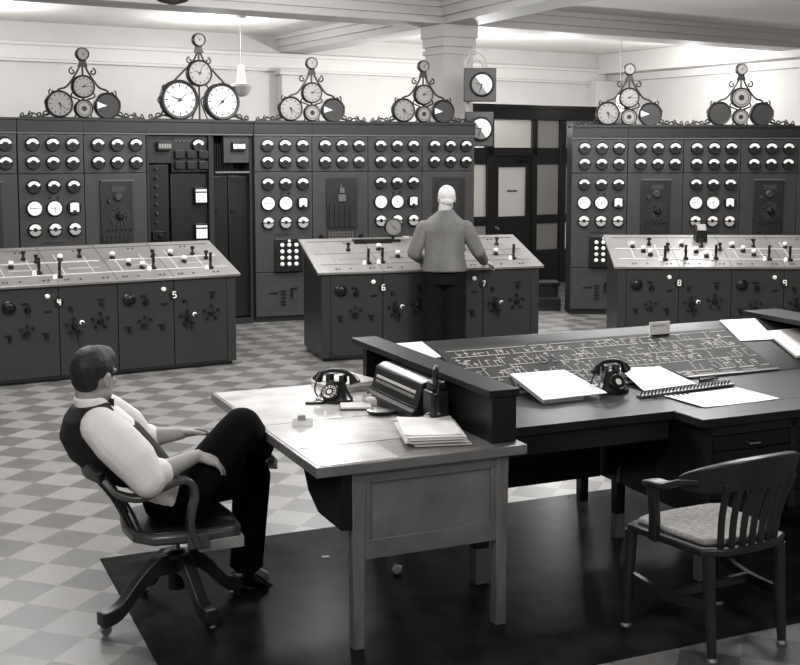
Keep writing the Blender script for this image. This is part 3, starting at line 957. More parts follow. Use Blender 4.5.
def leg(p, x, y, z1, w0=.058, w1=.046, cap=.1, m='wood_v', capm='mat_foot'):
    a, b = w0 / 2, w1 / 2
    o = MB().hexa([(x - b, y - b, 0.004), (x + b, y - b, 0.004), (x + b, y + b, 0.004), (x - b, y + b, 0.004)], [(x - a, y - a, z1), (x + a, y - a, z1), (x + a, y + a, z1), (x - a, y + a, z1)]).build('leg', M[m], p, bev=.003)
    if cap:
        k = b + .002
        MB().box(x - k, y - k, .004, x + k, y + k, cap).build('foot_cap', M[capm], o)
    return o

# side table at the left
t = dthing('side_table', 'wooden side table with pale paper-covered top, in front of the seated man', 'table', 0, 0)
MB().box(-.005, -.005, .733, .925, 1.56, .775).build('tabletop', M['wood'], t, bev=.004)
leg(t, .184, .055, .733, cap=0); leg(t, .826, .055, .733, capm='mat_foot'); leg(t, .826, 1.42, .733, cap=0); leg(t, .184, 1.42, .733, cap=0)
MB().box(.21, .032, .37, .80, .075, .45).box(.21, .032, .68, .80, .075, .733).box(.21, .032, .45, .235, .075, .68).box(.775, .032, .45, .80, .075, .68).build('front_frame', M['wood'], t, bev=.003)
MB().box(.235, .045, .45, .775, .06, .68).build('front_panel', M['wood'], t)
MB().box(.1, .48, .665, .12, 1.44, .733).box(.12, 1.42, .665, .83, 1.44, .733).box(.82, .08, .60, .84, 1.42, .733).build('apron', M['wood_dark'], t)
d = MB().prism_x([(.03, .733), (.03, .50), (.30, .50), (.42, .56), (.48, .64), (.48, .733)], .11, .19).build('side_drawer_box', M['wood_black'], t, bev=.004)
d = MB().box(.085, .62, .672, .1, 1.2, .728).build('drawer', M['wood_dark'], t, bev=.003)
MB().ball((.078, .85, .70), .014, 10).ball((.078, 1.05, .70), .014, 10).build('drawer_knob', M['chrome'], d)
for nm, lab, x0, y0, x1, y1 in (('paper_sheet', 'big pale sheet covering the far half of the side table', .01, .76, .785, 1.545), ('paper_sheet', 'pale sheet across the middle of the side table, under the small folded card', .01, .30, .785, .752), ('paper_sheet', 'small pale sheet at the near left corner of the side table', .01, .01, .352, .292)):
    tag(MB().box(x0, y0, .7752, x1, y1, .7772).build(nm, M['glass_paper'], None, dk(0, 0), DA), lab, 'paper', 'pale sheets laid flat on the side table')

# riser shelf between side table and main desk
t = dthing('riser_shelf', 'dark wooden riser shelf along the right edge of the side table', 'shelf', .78, .05, .775)
o = MB().at(Tr(-.78, -.05, -.775))
o.box(.772, .045, .972, .915, 1.60, 1.002).build('top_board', M['wood_dark'], t, bev=.003)
MB().at(Tr(-.78, -.05, -.775)).box(.79, .055, .776, .905, .11, .972).build('near_post', M['wood_dark'], t, bev=.003)
MB().at(Tr(-.78, -.05, -.775)).box(.795, .11, .776, .812, .515, .972).build('side_panel', M['wood_black'], t)
MB().at(Tr(-.78, -.05, -.775)).box(.895, .11, .776, .908, 1.45, .972).build('back_panel', M['wood_black'], t)
MB().at(Tr(-.78, -.05, -.775)).box(.79, 1.43, .776, .905, 1.48, .972).build('far_post', M['wood_black'], t, bev=.003)

# main desk
mx0, mx1 = .93, 3.72
t = dthing('dispatch_desk', 'big dark dispatcher desk with a sloping mimic board', 'desk', 2.3, .9)
Q = Tr(-2.3, -.9, 0)
def dm(): return MB().at(Q)
dm().box(mx0, .268, .735, mx1, .90, .775).build('desktop', M['wood_dark'], t, bev=.004)
dm().prism_x([(.885, .736), (1.49, .736), (1.49, .972), (1.46, .975), (.885, .777)], mx0, mx1).build('sloping_top', M['wood_dark'], t)
SL = math.atan2(.198, .575)
S = Q @ Matrix.Translation((0, .885, .777)) @ Matrix.Rotation(SL, 4, 'X')
def ms(): return MB().at(S)
board = ms().box(1.16, .015, 0, 3.05, .51, .006).build('mimic_board', M['slope'], t, bev=.002)
mb = ms()
r = random.Random(11)
for y in (.06, .17, .285, .40, .47):
    x = 1.2
    while x < 3.0:
        L = r.uniform(.08, .42)
        mb.box(x, y, .006, min(x + L, 3.03), y + .004, .008)
        x += L + r.uniform(.01, .05)
for row, y in enumerate((.075, .185, .295, .395)):
    x = 1.19 + .01 * row
    while x < 2.98:
        L = r.uniform(.035, .085)
        w = .003
        s_ = r.choice((-.012, 0, .012))
        up = r.choice((-1, 1, 1))
        y1 = y + up * L
        ya, yb = min(y, y1), max(y, y1)
        sa, sb = (0, s_) if up > 0 else (s_, 0)
        mb.hexa([(x + sa, ya, .006), (x + sa + w, ya, .006), (x + sb + w, yb, .006), (x + sb, yb, .006)], [(x + sa, ya, .0076), (x + sa + w, ya, .0076), (x + sb + w, yb, .0076), (x + sb, yb, .0076)])
        if r.random() < .6: mb.box(x + s_ - .004, y1 - .002, .006, x + s_ + r.uniform(.015, .04), y1 + .002, .0076)
        if r.random() < .45: mb.box(x - .01, (y + y1) / 2, .006, x + .016, (y + y1) / 2 + .006, .008)
        x += r.uniform(.022, .05)
for k in range(7):
    x = 1.95 + .145 * k
    mb.box(x, .03, .006, x + .10, .033, .0076).box(x, .055, .006, x + .10, .058, .0076)
mb.build('mimic_lines', M['slope_line'], board)
ms().box(1.16, -.006, 0, 3.05, .012, .012).build('mimic_edge', M['board_trim'], t)
dm().box(mx0, .30, .635, 1.87, .325, .735).build('apron', M['wood_dark'], t, bev=.003)
dm().box(.96, .895, .30, 1.89, .92, .735).build('knee_panel', M['wood_dark'], t, bev=.003)
dm().box(1.0, .885, .36, 1.85, .897, .40).box(1.0, .885, .68, 1.85, .897, .72).build('knee_rail', M['wood_dark'], t, bev=.003)
dm().box(.955, .92, .3, .98, 1.46, .735).build('end_panel', M['wood_black'], t)
dm().box(2.85, .3, .2, 3.6, 1.45, .735).build('far_cabinet', M['wood_black'], t, bev=.005)
def dleg(u, v, z1, w0=.06, w1=.05, cap=.14, m='wood_black'):
    return leg(t, u - 2.3, v - .9, z1, w0, w1, cap, m)
dleg(.975, .51, .735, .075, .066, .17, 'wood_dark')
dleg(.985, 1.40, .735, cap=.1)
dleg(2.12, 1.42, .735, cap=0)
dleg(2.9, .35, .2, cap=0); dleg(3.55, .35, .2, cap=0); dleg(3.55, 1.4, .2, cap=0)
dm().box(3.40, .15, .975, 3.66, 1.60, 1.005).build('riser_top', M['wood_dark'], t, bev=.003)
dm().box(3.60, .27, .775, 3.65, 1.48, .975).box(3.44, 1.47, .775, 3.65, 1.5, .975).build('riser_panel', M['wood_black'], t)

# pedestal
t = dthing('desk_pedestal', 'dark drawer cabinet jutting out of the desk behind the empty armchair', 'cabinet', 2.3, .45)
Q2 = Tr(-2.3, -.45, 0)
def dp(): return MB().at(Q2)
dp().box(1.868, .05, .737, 2.80, .264, .777).build('cabinet_top', M['wood_dark'], t, bev=.004)
dp().box(1.90, .085, .30, 2.77, .915, .733).build('cabinet_body', M['wood_black'], t, bev=.003)
dp().box(1.90, .07, .30, 1.94, .087, .733).box(2.40, .07, .30, 2.44, .087, .733).box(2.73, .07, .30, 2.77, .087, .733).box(1.90, .07, .69, 2.77, .087, .733).build('face_frame', M['wood_dark'], t, bev=.002)
for cx0, cx1 in ((1.945, 2.395), (2.445, 2.725)):
    for k in range(5):
        z1 = .685 - .076 * k
        d = dp().box(cx0, .072, z1 - .07, cx1, .087, z1).build('drawer', M['wood_black'], t, bev=.003)
        xm = (cx0 + cx1) / 2
        dp().tube([(xm - .035, .07, z1 - .035), (xm - .03, .05, z1 - .042), (xm + .03, .05, z1 - .042), (xm + .035, .07, z1 - .035)], .006, 8).build('drawer_pull', M['chrome'], d)
for u, v in ((1.93, .115), (1.93, .79), (2.74, .115), (2.74, .79)):
    leg(t, u - 2.3, v - .45, .31, .055, .046, .13, 'wood_black')
o = dp().at(Q2 @ Tr(1.898, .74, .42, R(-90))).lathe([(.022, 0), (.036, 0), (.036, .006), (.022, .008)], 20, 'y').build('lock_ring', M['chrome'], t)
dp().at(Q2 @ Tr(1.898, .74, .42, R(-90))).box(-.008, -.008, -.10, .008, 0, -.03).ball((0, -.005, -.1), (.014, .006, .018), 10).build('hanging_tag', M['board_trim'], o)

# ------------------------------------------------------------------ things on the side table
def telephone(label, u, v, z, rz, tilt=0, group='black desk telephones', dialface='dialring'):
    t = thing('telephone', label, 'telephone', dk(u, v, z), rz, group)
    if tilt: t.rotation_euler = (tilt, 0, rz)
    MB().loft([((0, .0, 0), (.098, 0, 0), (0, .085, 0)), ((0, .0, .018), (.098, 0, 0), (0, .085, 0)), ((0, .005, .03), (.085, 0, 0), (0, .075, 0)), ((0, .012, .07), (.062, 0, 0), (0, .052, 0)), ((0, .02, .105), (.05, 0, 0), (0, .04, 0)), ((0, .02, .118), (.04, 0, 0), (0, .03, 0))], 20).build('phone_body', M['black'], t)
    D = Matrix.Translation((0, -.052, .062)) @ Matrix.Rotation(R(-36), 4, 'X')
    d = MB().at(D).lathe([(.05, -.03), (.05, .004), (.045, .008), (.04, .004)], 26, 'y').build('phone_dial', M['black'], t)
    mb = MB().at(D).use(0)
    if dialface == 'dialring':
        mb.disc(0, -.006, 0, .038, 26, 0, 360, .024).disc(0, -.007, 0, .014, 16)
        mb.use(1)
        for k in range(10):
            a_ = R(-60 + 30 * k)
            mb.disc(.031 * math.cos(a_), -.0085, .031 * math.sin(a_), .005, 8)
    else:
        mb.disc(0, -.007, 0, .019, 18)
        mb.use(1).disc(0, -.005, 0, .036, 24, 0, 360, .032)
    mb.build('dial_card', [M['lamp_white'], M['black']], d)
    c = MB().box(-.05, .0, .105, .05, .047, .116)
    for s in (-1, 1):
        c.box(s * .038 - .012, .0, .112, s * .038 + .012, .012, .15).box(s * .038 - .012, .035, .112, s * .038 + .012, .047, .15)
    c.build('cradle', M['black'], t)
    h = MB().tube(spline([(-.095, .023, .145), (-.05, .023, .168), (0, .023, .174), (.05, .023, .168), (.095, .023, .145)], 5), .0125, 10)
    for s in (-1, 1): h.cone((s * .088, .023, .155), (s * .108, .018, .115), .016, .03, 16).cone((s * .108, .018, .115), (s * .112, .017, .107), .03, .027, 16)
    h.build('handset', M['black'], t)
    MB().tube(spline([(-.11, .018, .11), (-.13, .03, .05), (-.12, .05, .006), (-.06, .10, .006), (.02, .085, .012)], 6), .0045, 6).build('cord', M['black'], t)
    return t
telephone('black dial telephone on the side table beside the keyed machine', .495, 1.12, .7775, R(-24), 0).scale = (.95, .95, .84)

def sheets(name, label, cat, u, v, z, w, h, rz, n=1, th=.0012, m='paper', group=None, fan=.0):
    r = random.Random(label)
    t = thing(name, label, cat, dk(u, v, z), DA + rz, group) if n > 1 else None
    for k in range(n):
        dx, dy, da = r.uniform(-fan, fan), r.uniform(-fan, fan), r.uniform(-fan, fan) * 2.5
        mb = MB().at(Matrix.Translation((dx, dy, k * th)) @ Matrix.Rotation(da, 4, 'Z'))
        # a sheet with a slight curl
        nx = 6
        vs, fs = [], []
        for i in range(nx + 1):
            x = -w / 2 + w * i / nx
            zz = .003 * (abs(i - nx / 2) / (nx / 2)) ** 3 if k == n - 1 else 0
            for y in (-h / 2, h / 2):
                vs += [(x, y, zz), (x, y, zz + th * .8)]
        for i in range(nx):
            b = i * 4
            fs += [(b + 1, b + 5, b + 7, b + 3), (b, b + 2, b + 6, b + 4), (b, b + 4, b + 5, b + 1), (b + 2, b + 3, b + 7, b + 6)]
        fs += [(0, 1, 3, 2), (nx * 4, nx * 4 + 2, nx * 4 + 3, nx * 4 + 1)]
        mb.add(vs, fs)
        if n > 1: mb.build('sheet', M[m if k % 3 else 'paper2'], t)
        else: return tag(mb.build(name, M[m], None, dk(u, v, z), DA + rz), label, cat, group)
    return t
sheets('paper_stack', 'low white pile of papers behind the side-table telephone', 'papers', .66, 1.42, .7785, .24, .26, R(10), 7, .006, 'paper', None, .01)
sheets('paper_stack', 'untidy stack of papers at the near end of the side table', 'papers', .615, .275, .7785, .24, .33, R(-16), 9, .005, 'paper', None, .02)
t = thing('writing_pad', 'small pale writing pad in front of the black telephone', 'pad', dk(.53, .93, .7775), DA - R(20))
MB().box(-.075, -.06, 0, .075, .06, .006).build('pad_back', M['black'], t)
MB().box(-.072, -.057, .006, .072, .057, .014).build('pad_leaves', M['paper2'], t)
t = thing('card_box', 'small pale open box of cards beside the writing pad', 'box', dk(.65, .965, .7775), DA - R(12))
MB().box(-.06, -.035, 0, .06, .035, .004).box(-.06, -.035, 0, -.056, .035, .03).box(.056, -.035, 0, .06, .035, .03).box(-.06, -.035, 0, .06, -.031, .03).box(-.06, .031, 0, .06, .035, .045).build('box_tray', M['paper2'], t)
MB().box(-.05, -.02, .004, .05, .01, .035).build('cards', M['paper'], t)
t = thing('ashtray', 'round glass ashtray on the side table, left of the stack of papers', 'ashtray', dk(.59, .76, .7775))
MB().lathe([(.05, 0), (.066, .008), (.072, .02), (.066, .022), (.05, .009), (.01, .008)], 26).build('bowl', M['darkmetal'], t)
MB().lathe([(.058, .0185), (.068, .0215), (.06, .0225)], 26).build('rim', M['chrome'], t)
t = thing('folded_card', 'little white folded card on the side table near the knee', 'card', dk(.185, .70, .7775), R(6))
MB().hexa([(-.045, -.03, 0), (.045, -.03, 0), (.045, -.02, 0), (-.045, -.02, 0)], [(-.045, -.005, .03), (.045, -.005, .03), (.045, 0, .03), (-.045, 0, .03)]).build('card_front', M['paper'], t)
MB().hexa([(-.045, .03, 0), (.045, .03, 0), (.045, .034, 0), (-.045, .034, 0)], [(-.045, 0, .03), (.045, 0, .03), (.045, .004, .03), (-.045, .004, .03)]).build('card_back', M['paper2'], t)
MB().box(-.022, -.02, .026, .012, .01, .046).build('card_clip', M['greyface'], t)
t = tag(MB().prism([(-.05, -.012), (.03, -.02), (.06, .0), (.05, .02), (-.045, .0)], 0, .012).build('letter_rack_base', M['black'], None, dk(.385, 1.09, .7775), R(8), .002), 'flat black wedge lying at the left of the side-table telephone', 'desk tool')
t.name = 'black_wedge'

# keyed machine
t = dthing('keyed_machine', 'black machine with a row of small white keys under the riser shelf', 'machine', .715, .535, .7775)
L = .50
L = .53
prof = [(-.075, 0), (.074, 0), (.074, .186), (.015, .186), (-.02, .172), (-.052, .06), (-.075, .045)]     # depth, height
MB().prism_y([(x, z) for x, z in prof], 0, L).build('machine_case', M['black'], t, bev=.005)
for nm, zz, m_ in (('keys', .128, 'lamp_white'), ('lower_keys', .106, 'greyface')):
    k = MB().box(-.03, .035, zz - .016, -.022, L - .035, zz - .012)
    xx = -.052 + (zz - .06) / .112 * .032
    for i in range(17): k.box(xx - .008, .045 + .0265 * i, zz - .006, xx + .004, .056 + .0265 * i, zz + .006)
    k.build(nm, M[m_], t)
MB().box(-.058, .0, .06, -.046, L, .066).box(-.026, 0, .160, -.018, L, .165).build('trim_rail', M['darkmetal'], t)
# upright instrument at the end of the machine
t = dthing('upright_instrument', 'tall black desk instrument with a chrome strip, right of the keyed machine', 'desk instrument', .725, .455, .7775)
MB().box(-.045, -.05, 0, .045, .05, .16).box(-.035, -.04, .16, .035, .04, .20).build('instrument_case', M['black'], t, bev=.012)
MB().tube(spline([(-.02, -.03, .19), (-.02, -.035, .24), (0, 0, .262), (.01, .03, .235), (.01, .035, .19)], 5), .013, 8).build('carry_handle', M['black'], t)
MB().box(-.02, -.058, .06, -.008, -.048, .19).build('chrome_strip', M['chrome'], t)
MB().ball((-.05, -.02, .05), .016, 10).ball((-.05, .015, .035), .013, 10).build('knob', M['chrome'], t)
t = tag(MB().box(-.04, -.025, 0, .04, .025, .004).build('paper_slip', M['paper2'], None, dk(.62, .62, .7775), DA + R(30)), 'small paper slip between the ashtray and the keyed machine', 'paper')

# ------------------------------------------------------------------ things on the main desk
def tilted(name, label, cat, P0, P1, P2, P3, th, m='paper', group=None, extra=None):   # a sheet through four desk points (front-left, front-right, back-right, back-left)
    c = [sum(p[i] for p in (P0, P1, P2, P3)) / 4 for i in range(3)]
    mb = MB()
    b = [(p[0] - c[0], p[1] - c[1], p[2] - c[2]) for p in (P0, P1, P2, P3)]
    mb.hexa(b, [(x, y, z + th) for x, y, z in b])
    if extra is None:
        return tag(mb.build(name, M[m], None, dk(*c), DA), label, cat, group)
    t = thing(name, label, cat, dk(*c), DA, group)
    mb.build('sheet', M[m], t)
    return t, b
def sp(u, v, off=.0):   # on the slope
    return (u, v, .777 + (v - .885) * math.tan(SL) + off)
t, b = tilted('clipboard_pad', 'thick white pad on a board at the left of the desk telephone', 'pad', (1.385, .635, .7955), (1.76, .655, .7955), (1.745, 1.03, .8485), (1.43, 1.045, .8485), .004, 'paper', None, 1)
q = [(x, y, z - .001) for x, y, z in b]
def lerp(p, r_, k): return tuple(p[i] + (r_[i] - p[i]) * k for i in range(3))
f1, f2 = lerp(q[0], q[1], .62), lerp(q[3], q[2], .62)
MB().hexa([(x, y, z - .017) for x, y, z in (q[0], f1, f2, q[3])], [q[0], f1, f2, q[3]]).build('pad_board', M['greyface'], t)
telephone('black desk telephone with a white dial centre on the big desk', 1.865, .765, .7775, R(26), 0, 'black desk telephones', 'spot').scale = (.88, .88, .88)
tilted('paper_sheet', 'white sheet lying partly on the mimic board right of the desk telephone', 'paper', (2.01, .70, .7785), (2.375, .745, .7785), (2.33, 1.0, .829), (2.08, 1.02, .836), .002)
t = tag(MB().cone((-.07, 0, .006), (.07, 0, .006), .006, .006, 8).build('pencil', M['black'], None, dk(2.36, .88, .803), DA + R(100)), 'dark pencil lying on the edge of the white sheet by the desk telephone', 'pencil')
t.rotation_euler = (0, R(-9), DA + R(100))
t = dthing('key_strip', 'long strip of small upright keys along the front of the mimic board', 'key strip', 1.90, .575, .7765, R(6))
MB().box(0, -.012, 0, .63, .03, .010).build('strip_base', M['board_trim'], t, bev=.002)
mb = MB()
for i in range(26): mb.cone((.015 + .0237 * i, .015, .008), (.004 + .0237 * i, -.008, .030), .004, .006, 7)
mb.build('keys', M['board_trim'], t)
mb = MB()
for i in range(8): mb.cone((.05 + .03 * i, -.012, .006), (.045 + .03 * i, -.07, .006), .0035, .003, 6)
mb.build('plug_pins', M['darkmetal'], t)
sheets('paper_sheet', 'large white sheet at the front of the big desk, above the drawers', 'paper', 2.265, .41, .7785, .47, .30, R(2))
t = tag(MB().cone((-.07, 0, .007), (.07, 0, .007), .0065, .005, 8).cone((-.05, .02, .007), (.06, .025, .007), .006, .005, 8).build('pen', M['black'], None, dk(2.50, .80, .7765), DA + R(8)), 'pair of dark pens at the right front of the mimic board', 'pens')
c = sp(2.57, 1.335, .006)
t = thing('card_stand', 'small white name card standing at the back of the mimic board', 'card', dk(*c), DA)
MB().box(-.07, -.003, .0, .07, .003, .08).build('card', M['paper'], t)
mb = MB()
for i in range(7): mb.box(-.05 + .014 * i, -.0045, .055, -.041 + .014 * i, -.003, .063)
mb.build('lettering', M['greyface'], t)
MB().box(-.06, -.012, 0, .06, .02, .008).build('card_foot', M['darkmetal'], t)
tilted('paper_sheet', 'white sheet on the slope just right of the mimic board', 'paper', sp(3.05, 1.21, .004), sp(3.30, 1.20, .004), sp(3.36, 1.45, .004), sp(3.10, 1.46, .004), .002)
t, b = tilted('paper_stack', 'white paper stack at the right photo edge beside the right-hand riser', 'papers', sp(3.27, .99, .016), sp(3.55, 1.0, .016), sp(3.57, 1.28, .016), sp(3.30, 1.27, .016), .003, 'paper', None, 1)
MB().hexa([(x - .01, y - .012, z - .015) for x, y, z in b], [(x - .01, y - .012, z - .001) for x, y, z in b]).build('lower_sheets', M['paper2'], t)
tilted('paper_sheet', 'white sheet at the far left of the sloping top, beside the riser shelf', 'paper', sp(1.08, 1.28, .004), sp(1.155, 1.29, .004), sp(1.12, 1.455, .004), sp(.94, 1.455, .004), .002)
t = dthing('ink_stand', 'small dark ink stand between the riser shelf and the white pad', 'ink stand', 1.22, .80, .7765)
MB().box(-.06, -.04, 0, .06, .04, .02).build('stand_base', M['black'], t, bev=.004)
MB().lathe([(.02, .02), (.024, .03), (.022, .05), (.012, .055)], 14, 'z', (-.025, 0, 0)).lathe([(.02, .02), (.024, .03), (.022, .05), (.012, .055)], 14, 'z', (.028, 0, 0)).build('inkwell', M['darkmetal'], t)
c = sp(1.71, 1.12, .007)
t = thing('eyeglasses', 'pair of dark eyeglasses on the mimic board behind the white pad', 'glasses', dk(*c), DA + R(5))
t.rotation_euler = (SL, 0, DA)
MB().tube([(-.035 + .022 * math.cos(R(20 * k)), .018 * math.sin(R(20 * k)), .02) for k in range(18)], .003, 6, True).tube([(.035 + .022 * math.cos(R(20 * k)), .018 * math.sin(R(20 * k)), .02) for k in range(18)], .003, 6, True).tube([(-.013, 0, .02), (0, .004, .023), (.013, 0, .02)], .003, 6).build('frame', M['darkmetal'], t)
MB().tube([(-.057, 0, .02), (-.06, .08, .004), (-.055, .11, .003)], .003, 6).tube([(.057, 0, .02), (.06, .08, .004), (.055, .11, .003)], .003, 6).build('temple', M['darkmetal'], t)

# bits on the floor
mb = MB()
r = random.Random(3)
bm = bmesh.new()
bmesh.ops.create_icosphere(bm, subdivisions=2, radius=.022)
for v in bm.verts: v.co *= r.uniform(.65, 1.25)
me = bpy.data.meshes.new('crumpled_paper')
bm.to_mesh(me); bm.free(); me.materials.append(M['paper'])
tag(link('crumpled_paper', me, None, dk(.67, .76, .024)), 'crumpled white paper ball on the mat under the side table', 'paper')
tag(MB().prism([(-.02, -.006), (.018, -.012), (.022, .004), (-.01, .012)], 0, .004).build('paper_scrap', M['paper2'], None, dk(.435, 1.106, .004), .4), 'tiny pale scrap on the mat behind the side table leg', 'paper')

# ------------------------------------------------------------------ chairs
t = thing('armchair', 'empty dark wooden armchair with a pale woven cushion, at the big desk', 'chair', dk(1.565, -.385, .004), DA + R(4))
seat = [(-.22, -.20), (-.13, -.245), (0, -.255), (.13, -.245), (.22, -.20), (.265, .20), (.2, .225), (0, .235), (-.2, .225), (-.265, .20)]
MB().prism(seat, .415, .447).build('seat', M['chairwood'], t, bev=.008)
MB().prism([(x * .86, y * .86 + .005) for x, y in seat], .445, .472).build('cushion', M['cushion'], t, bev=.011)
for x in (-.25, .25):
    o = MB().loft([((x * 1.02, .205, .0), (.017, 0, 0), (0, .017, 0)), ((x, .20, .2), (.024, 0, 0), (0, .024, 0)), ((x * .98, .195, .42), (.026, 0, 0), (0, .026, 0))], 10).build('leg', M['chairwood'], t)
    MB().lathe([(.02, -.003), (.024, .008), (.016, .02)], 10, 'z', (x * 1.02, .205, 0)).build('foot_glide', M['mat_foot'], o)
for x in (-.185, .185):
    o = MB().loft([((x, -.235, .0), (.017, 0, 0), (0, .017, 0)), ((x, -.215, .2), (.023, 0, 0), (0, .024, 0)), ((x * 1.0, -.20, .42), (.026, 0, 0), (0, .026, 0))], 10).build('leg', M['chairwood'], t)
    MB().lathe([(.02, -.003), (.024, .008), (.016, .02)], 10, 'z', (x, -.235, 0)).build('foot_glide', M['mat_foot'], o)
for s in (-1, 1):
    MB().ribbon(spline([(s * .25, .2, .225), (s * .225, 0, .20), (s * .185, -.215, .215)], 5), .04, .022).build('side_stretcher', M['chairwood'], t)
MB().ribbon([(-.22, -.0, .20), (.22, -.0, .20)], .035, .022).build('cross_stretcher', M['chairwood'], t)
crest = spline([(-.262, -.12, .70), (-.225, -.22, .728), (-.13, -.29, .752), (0, -.312, .758), (.13, -.29, .752), (.225, -.22, .728), (.262, -.12, .70)], 6)
n = len(crest)
wd = [.05 + .085 * math.sin(PI * i / (n - 1)) ** .7 for i in range(n)]
MB().ribbon(crest, wd, .03, (0, -.25, 1)).build('crest_rail', M['chairwood'], t, bev=.006)
for k in range(7):
    x = -.165 + .055 * k
    yb = -.235 + .25 * x * x * 3
    yt = -.305 + .9 * x * x
    MB().ribbon(spline([(x * .85, yb, .44), (x * .93, (yb + yt) / 2 + .014, .58), (x * 1.04, yt, .72)], 4), .028, .014, (1, 0, 0)).build('slat', M['chairwood'], t, bev=.003)
for s in (-1, 1):
    MB().ribbon(spline([(s * .235, -.20, .715), (s * .258, -.12, .70), (s * .275, -.05, .672), (s * .28, .015, .668), (s * .276, .055, .658)], 6), [.045 + .022 * min(1, i / 14) for i in range(25)], .026, (1, 0, 0)).build('armrest', M['chairwood'], t, bev=.006)
    MB().ribbon(spline([(s * .272, .04, .662), (s * .272, .03, .60), (s * .262, .03, .50), (s * .254, .045, .42)], 5), .045, .028, (0, 1, 0)).build('arm_post', M['chairwood'], t, bev=.005)

PC, PAg = (-.96, 4.87), R(24)
t = thing('swivel_chair', 'wooden swivel armchair on castors under the seated man', 'chair', (PC[0], PC[1], .0), PAg)
seat = [(-.21, -.14), (-.225, 0), (-.21, .14), (-.14, .22), (.02, .245), (.20, .235), (.235, .18), (.245, 0), (.235, -.18), (.20, -.235), (.02, -.245), (-.14, -.22)][::-1]
MB().prism(seat, .385, .432).build('seat', M['chairarm'], t, bev=.014)
MB().prism([(x * .93, y * .93) for x, y in seat], .432, .438).build('seat_inset', M['chairwood'], t, bev=.003)
MB().box(.04, -.246, .345, .232, -.225, .392).box(.225, -.2, .36, .24, .2, .388).build('worn_edge', M['chairraw'], t, bev=.004)
MB().cone((0, 0, .24), (0, 0, .385), .017, .017, 14).lathe([(.09, .37), (.10, .385), (.02, .386)], 16).build('spindle', M['chrome'], t)
MB().lathe([(.035, .12), (.038, .2), (.05, .24), (.06, .262), (.055, .278), (.03, .29)], 20).build('hub', M['darkmetal'], t)
for k, (fx_, fy_) in enumerate(((-1.21, 4.642), (-.785, 4.67), (-1.15, 5.10), (-.735, 5.06))):
    dx, dy = fx_ - PC[0], fy_ - PC[1]
    a = -PAg
    lx, ly = dx * math.cos(a) - dy * math.sin(a), dx * math.sin(a) + dy * math.cos(a)
    L = math.hypot(lx, ly)
    ux, uy = lx / L, ly / L
    P = [(ux * q * L, uy * q * L, z) for q, z in ((.08, .235), (.3, .235), (.55, .175), (.8, .095), (1.0, .072), (1.08, .078))]
    sp_ = spline(P, 5)
    m_ = len(sp_)
    mb = MB()
    vs, fs = [], []
    for i, p_ in enumerate(sp_):
        h_ = .072 - .026 * i / (m_ - 1)
        w_ = .026
        for aa, bb in ((-1, -1), (1, -1), (1, 1), (-1, 1)):
            vs.append((p_[0] - uy * aa * w_, p_[1] + ux * aa * w_, p_[2] + bb * h_ * .6))
    for i in range(m_ - 1):
        fs += [(i * 4 + q, i * 4 + (q + 1) % 4, i * 4 + 4 + (q + 1) % 4, i * 4 + 4 + q) for q in range(4)]
    fs += [(3, 2, 1, 0), tuple((m_ - 1) * 4 + q for q in range(4))]
    lg = mb.add(vs, fs).build('leg', M['chairwood'], t, bev=.006)
    MB().cone((ux * L - uy * .011, uy * L + ux * .011, .0265), (ux * L + uy * .011, uy * L - ux * .011, .0265), .022, .022, 16).cone((ux * L, uy * L, .03), (ux * L, uy * L, .06), .009, .009, 8).build('castor', M['chrome'], lg)
crest = spline([(-.335, -.185, .685), (-.365, -.10, .70), (-.38, 0, .703), (-.365, .10, .70), (-.335, .185, .685)], 7)
MB().ribbon(crest, [.05 + .05 * math.sin(PI * i / (len(crest) - 1)) for i in range(len(crest))], .026, (-.3, 0, 1)).build('crest_rail', M['chairwood'], t, bev=.006)
for k in range(7):
    y = -.15 + .05 * k
    xb = -.205 + abs(y) ** 2 * 1.5
    xt = -.37 + y * y * 2.2
    MB().ribbon(spline([(xb, y * .9, .42), ((xb + xt) / 2 + .02, y, .55), (xt, y * 1.05, .685)], 4), .03, .013, (0, 1, 0)).build('slat', M['chairwood'], t, bev=.003)
for s in (-1, 1):
    pth = spline([(-.325, s * .185, .672), (-.28, s * .225, .625), (-.2, s * .26, .61), (-.12, s * .274, .645), (-.05, s * .278, .668), (.0, s * .278, .655), (.018, s * .276, .60), (.005, s * .268, .53), (.005, s * .256, .46), (.035, s * .252, .375)], 6)
    MB().ribbon(pth, [.062] * len(pth), .026, (0, 1, 0)).build('armrest', M['chairarm'], t, bev=.006)
    MB().box(-.01, s * .246, .368, .08, s * .264, .43).build('arm_foot', M['chairarm'], t, bev=.004)

# ------------------------------------------------------------------ people
def fuse(name, mb, m, parent, voxel=.008, smooth=6, tris=None):
    me = mb.mesh('tmp', m)
    o = bpy.data.objects.new('tmp', me)
    col.objects.link(o)
    r_ = o.modifiers.new('r', 'REMESH')
    r_.mode = 'VOXEL'
    r_.voxel_size = voxel
    if smooth:
        s_ = o.modifiers.new('s', 'SMOOTH')
        s_.factor = .5
        s_.iterations = smooth
    bpy.context.view_layer.update()
    dg = bpy.context.evaluated_depsgraph_get()
    new = bpy.data.meshes.new_from_object(o.evaluated_get(dg))
    bpy.data.objects.remove(o)
    new.name = name
    new.materials.clear()
    new.materials.append(m)
    new.polygons.foreach_set('use_smooth', [True] * len(new.polygons))
    return link(name, new, parent)

def limb(mb, pts, rad, n=14, sub=1):
    pts = [Vector(p) for p in pts]
    for i, (p, r_) in enumerate(zip(pts, rad)):
        mb.ball(p, r_, n)
        if i: mb.cone(pts[i - 1], p, rad[i - 1], r_, n)
    return mb

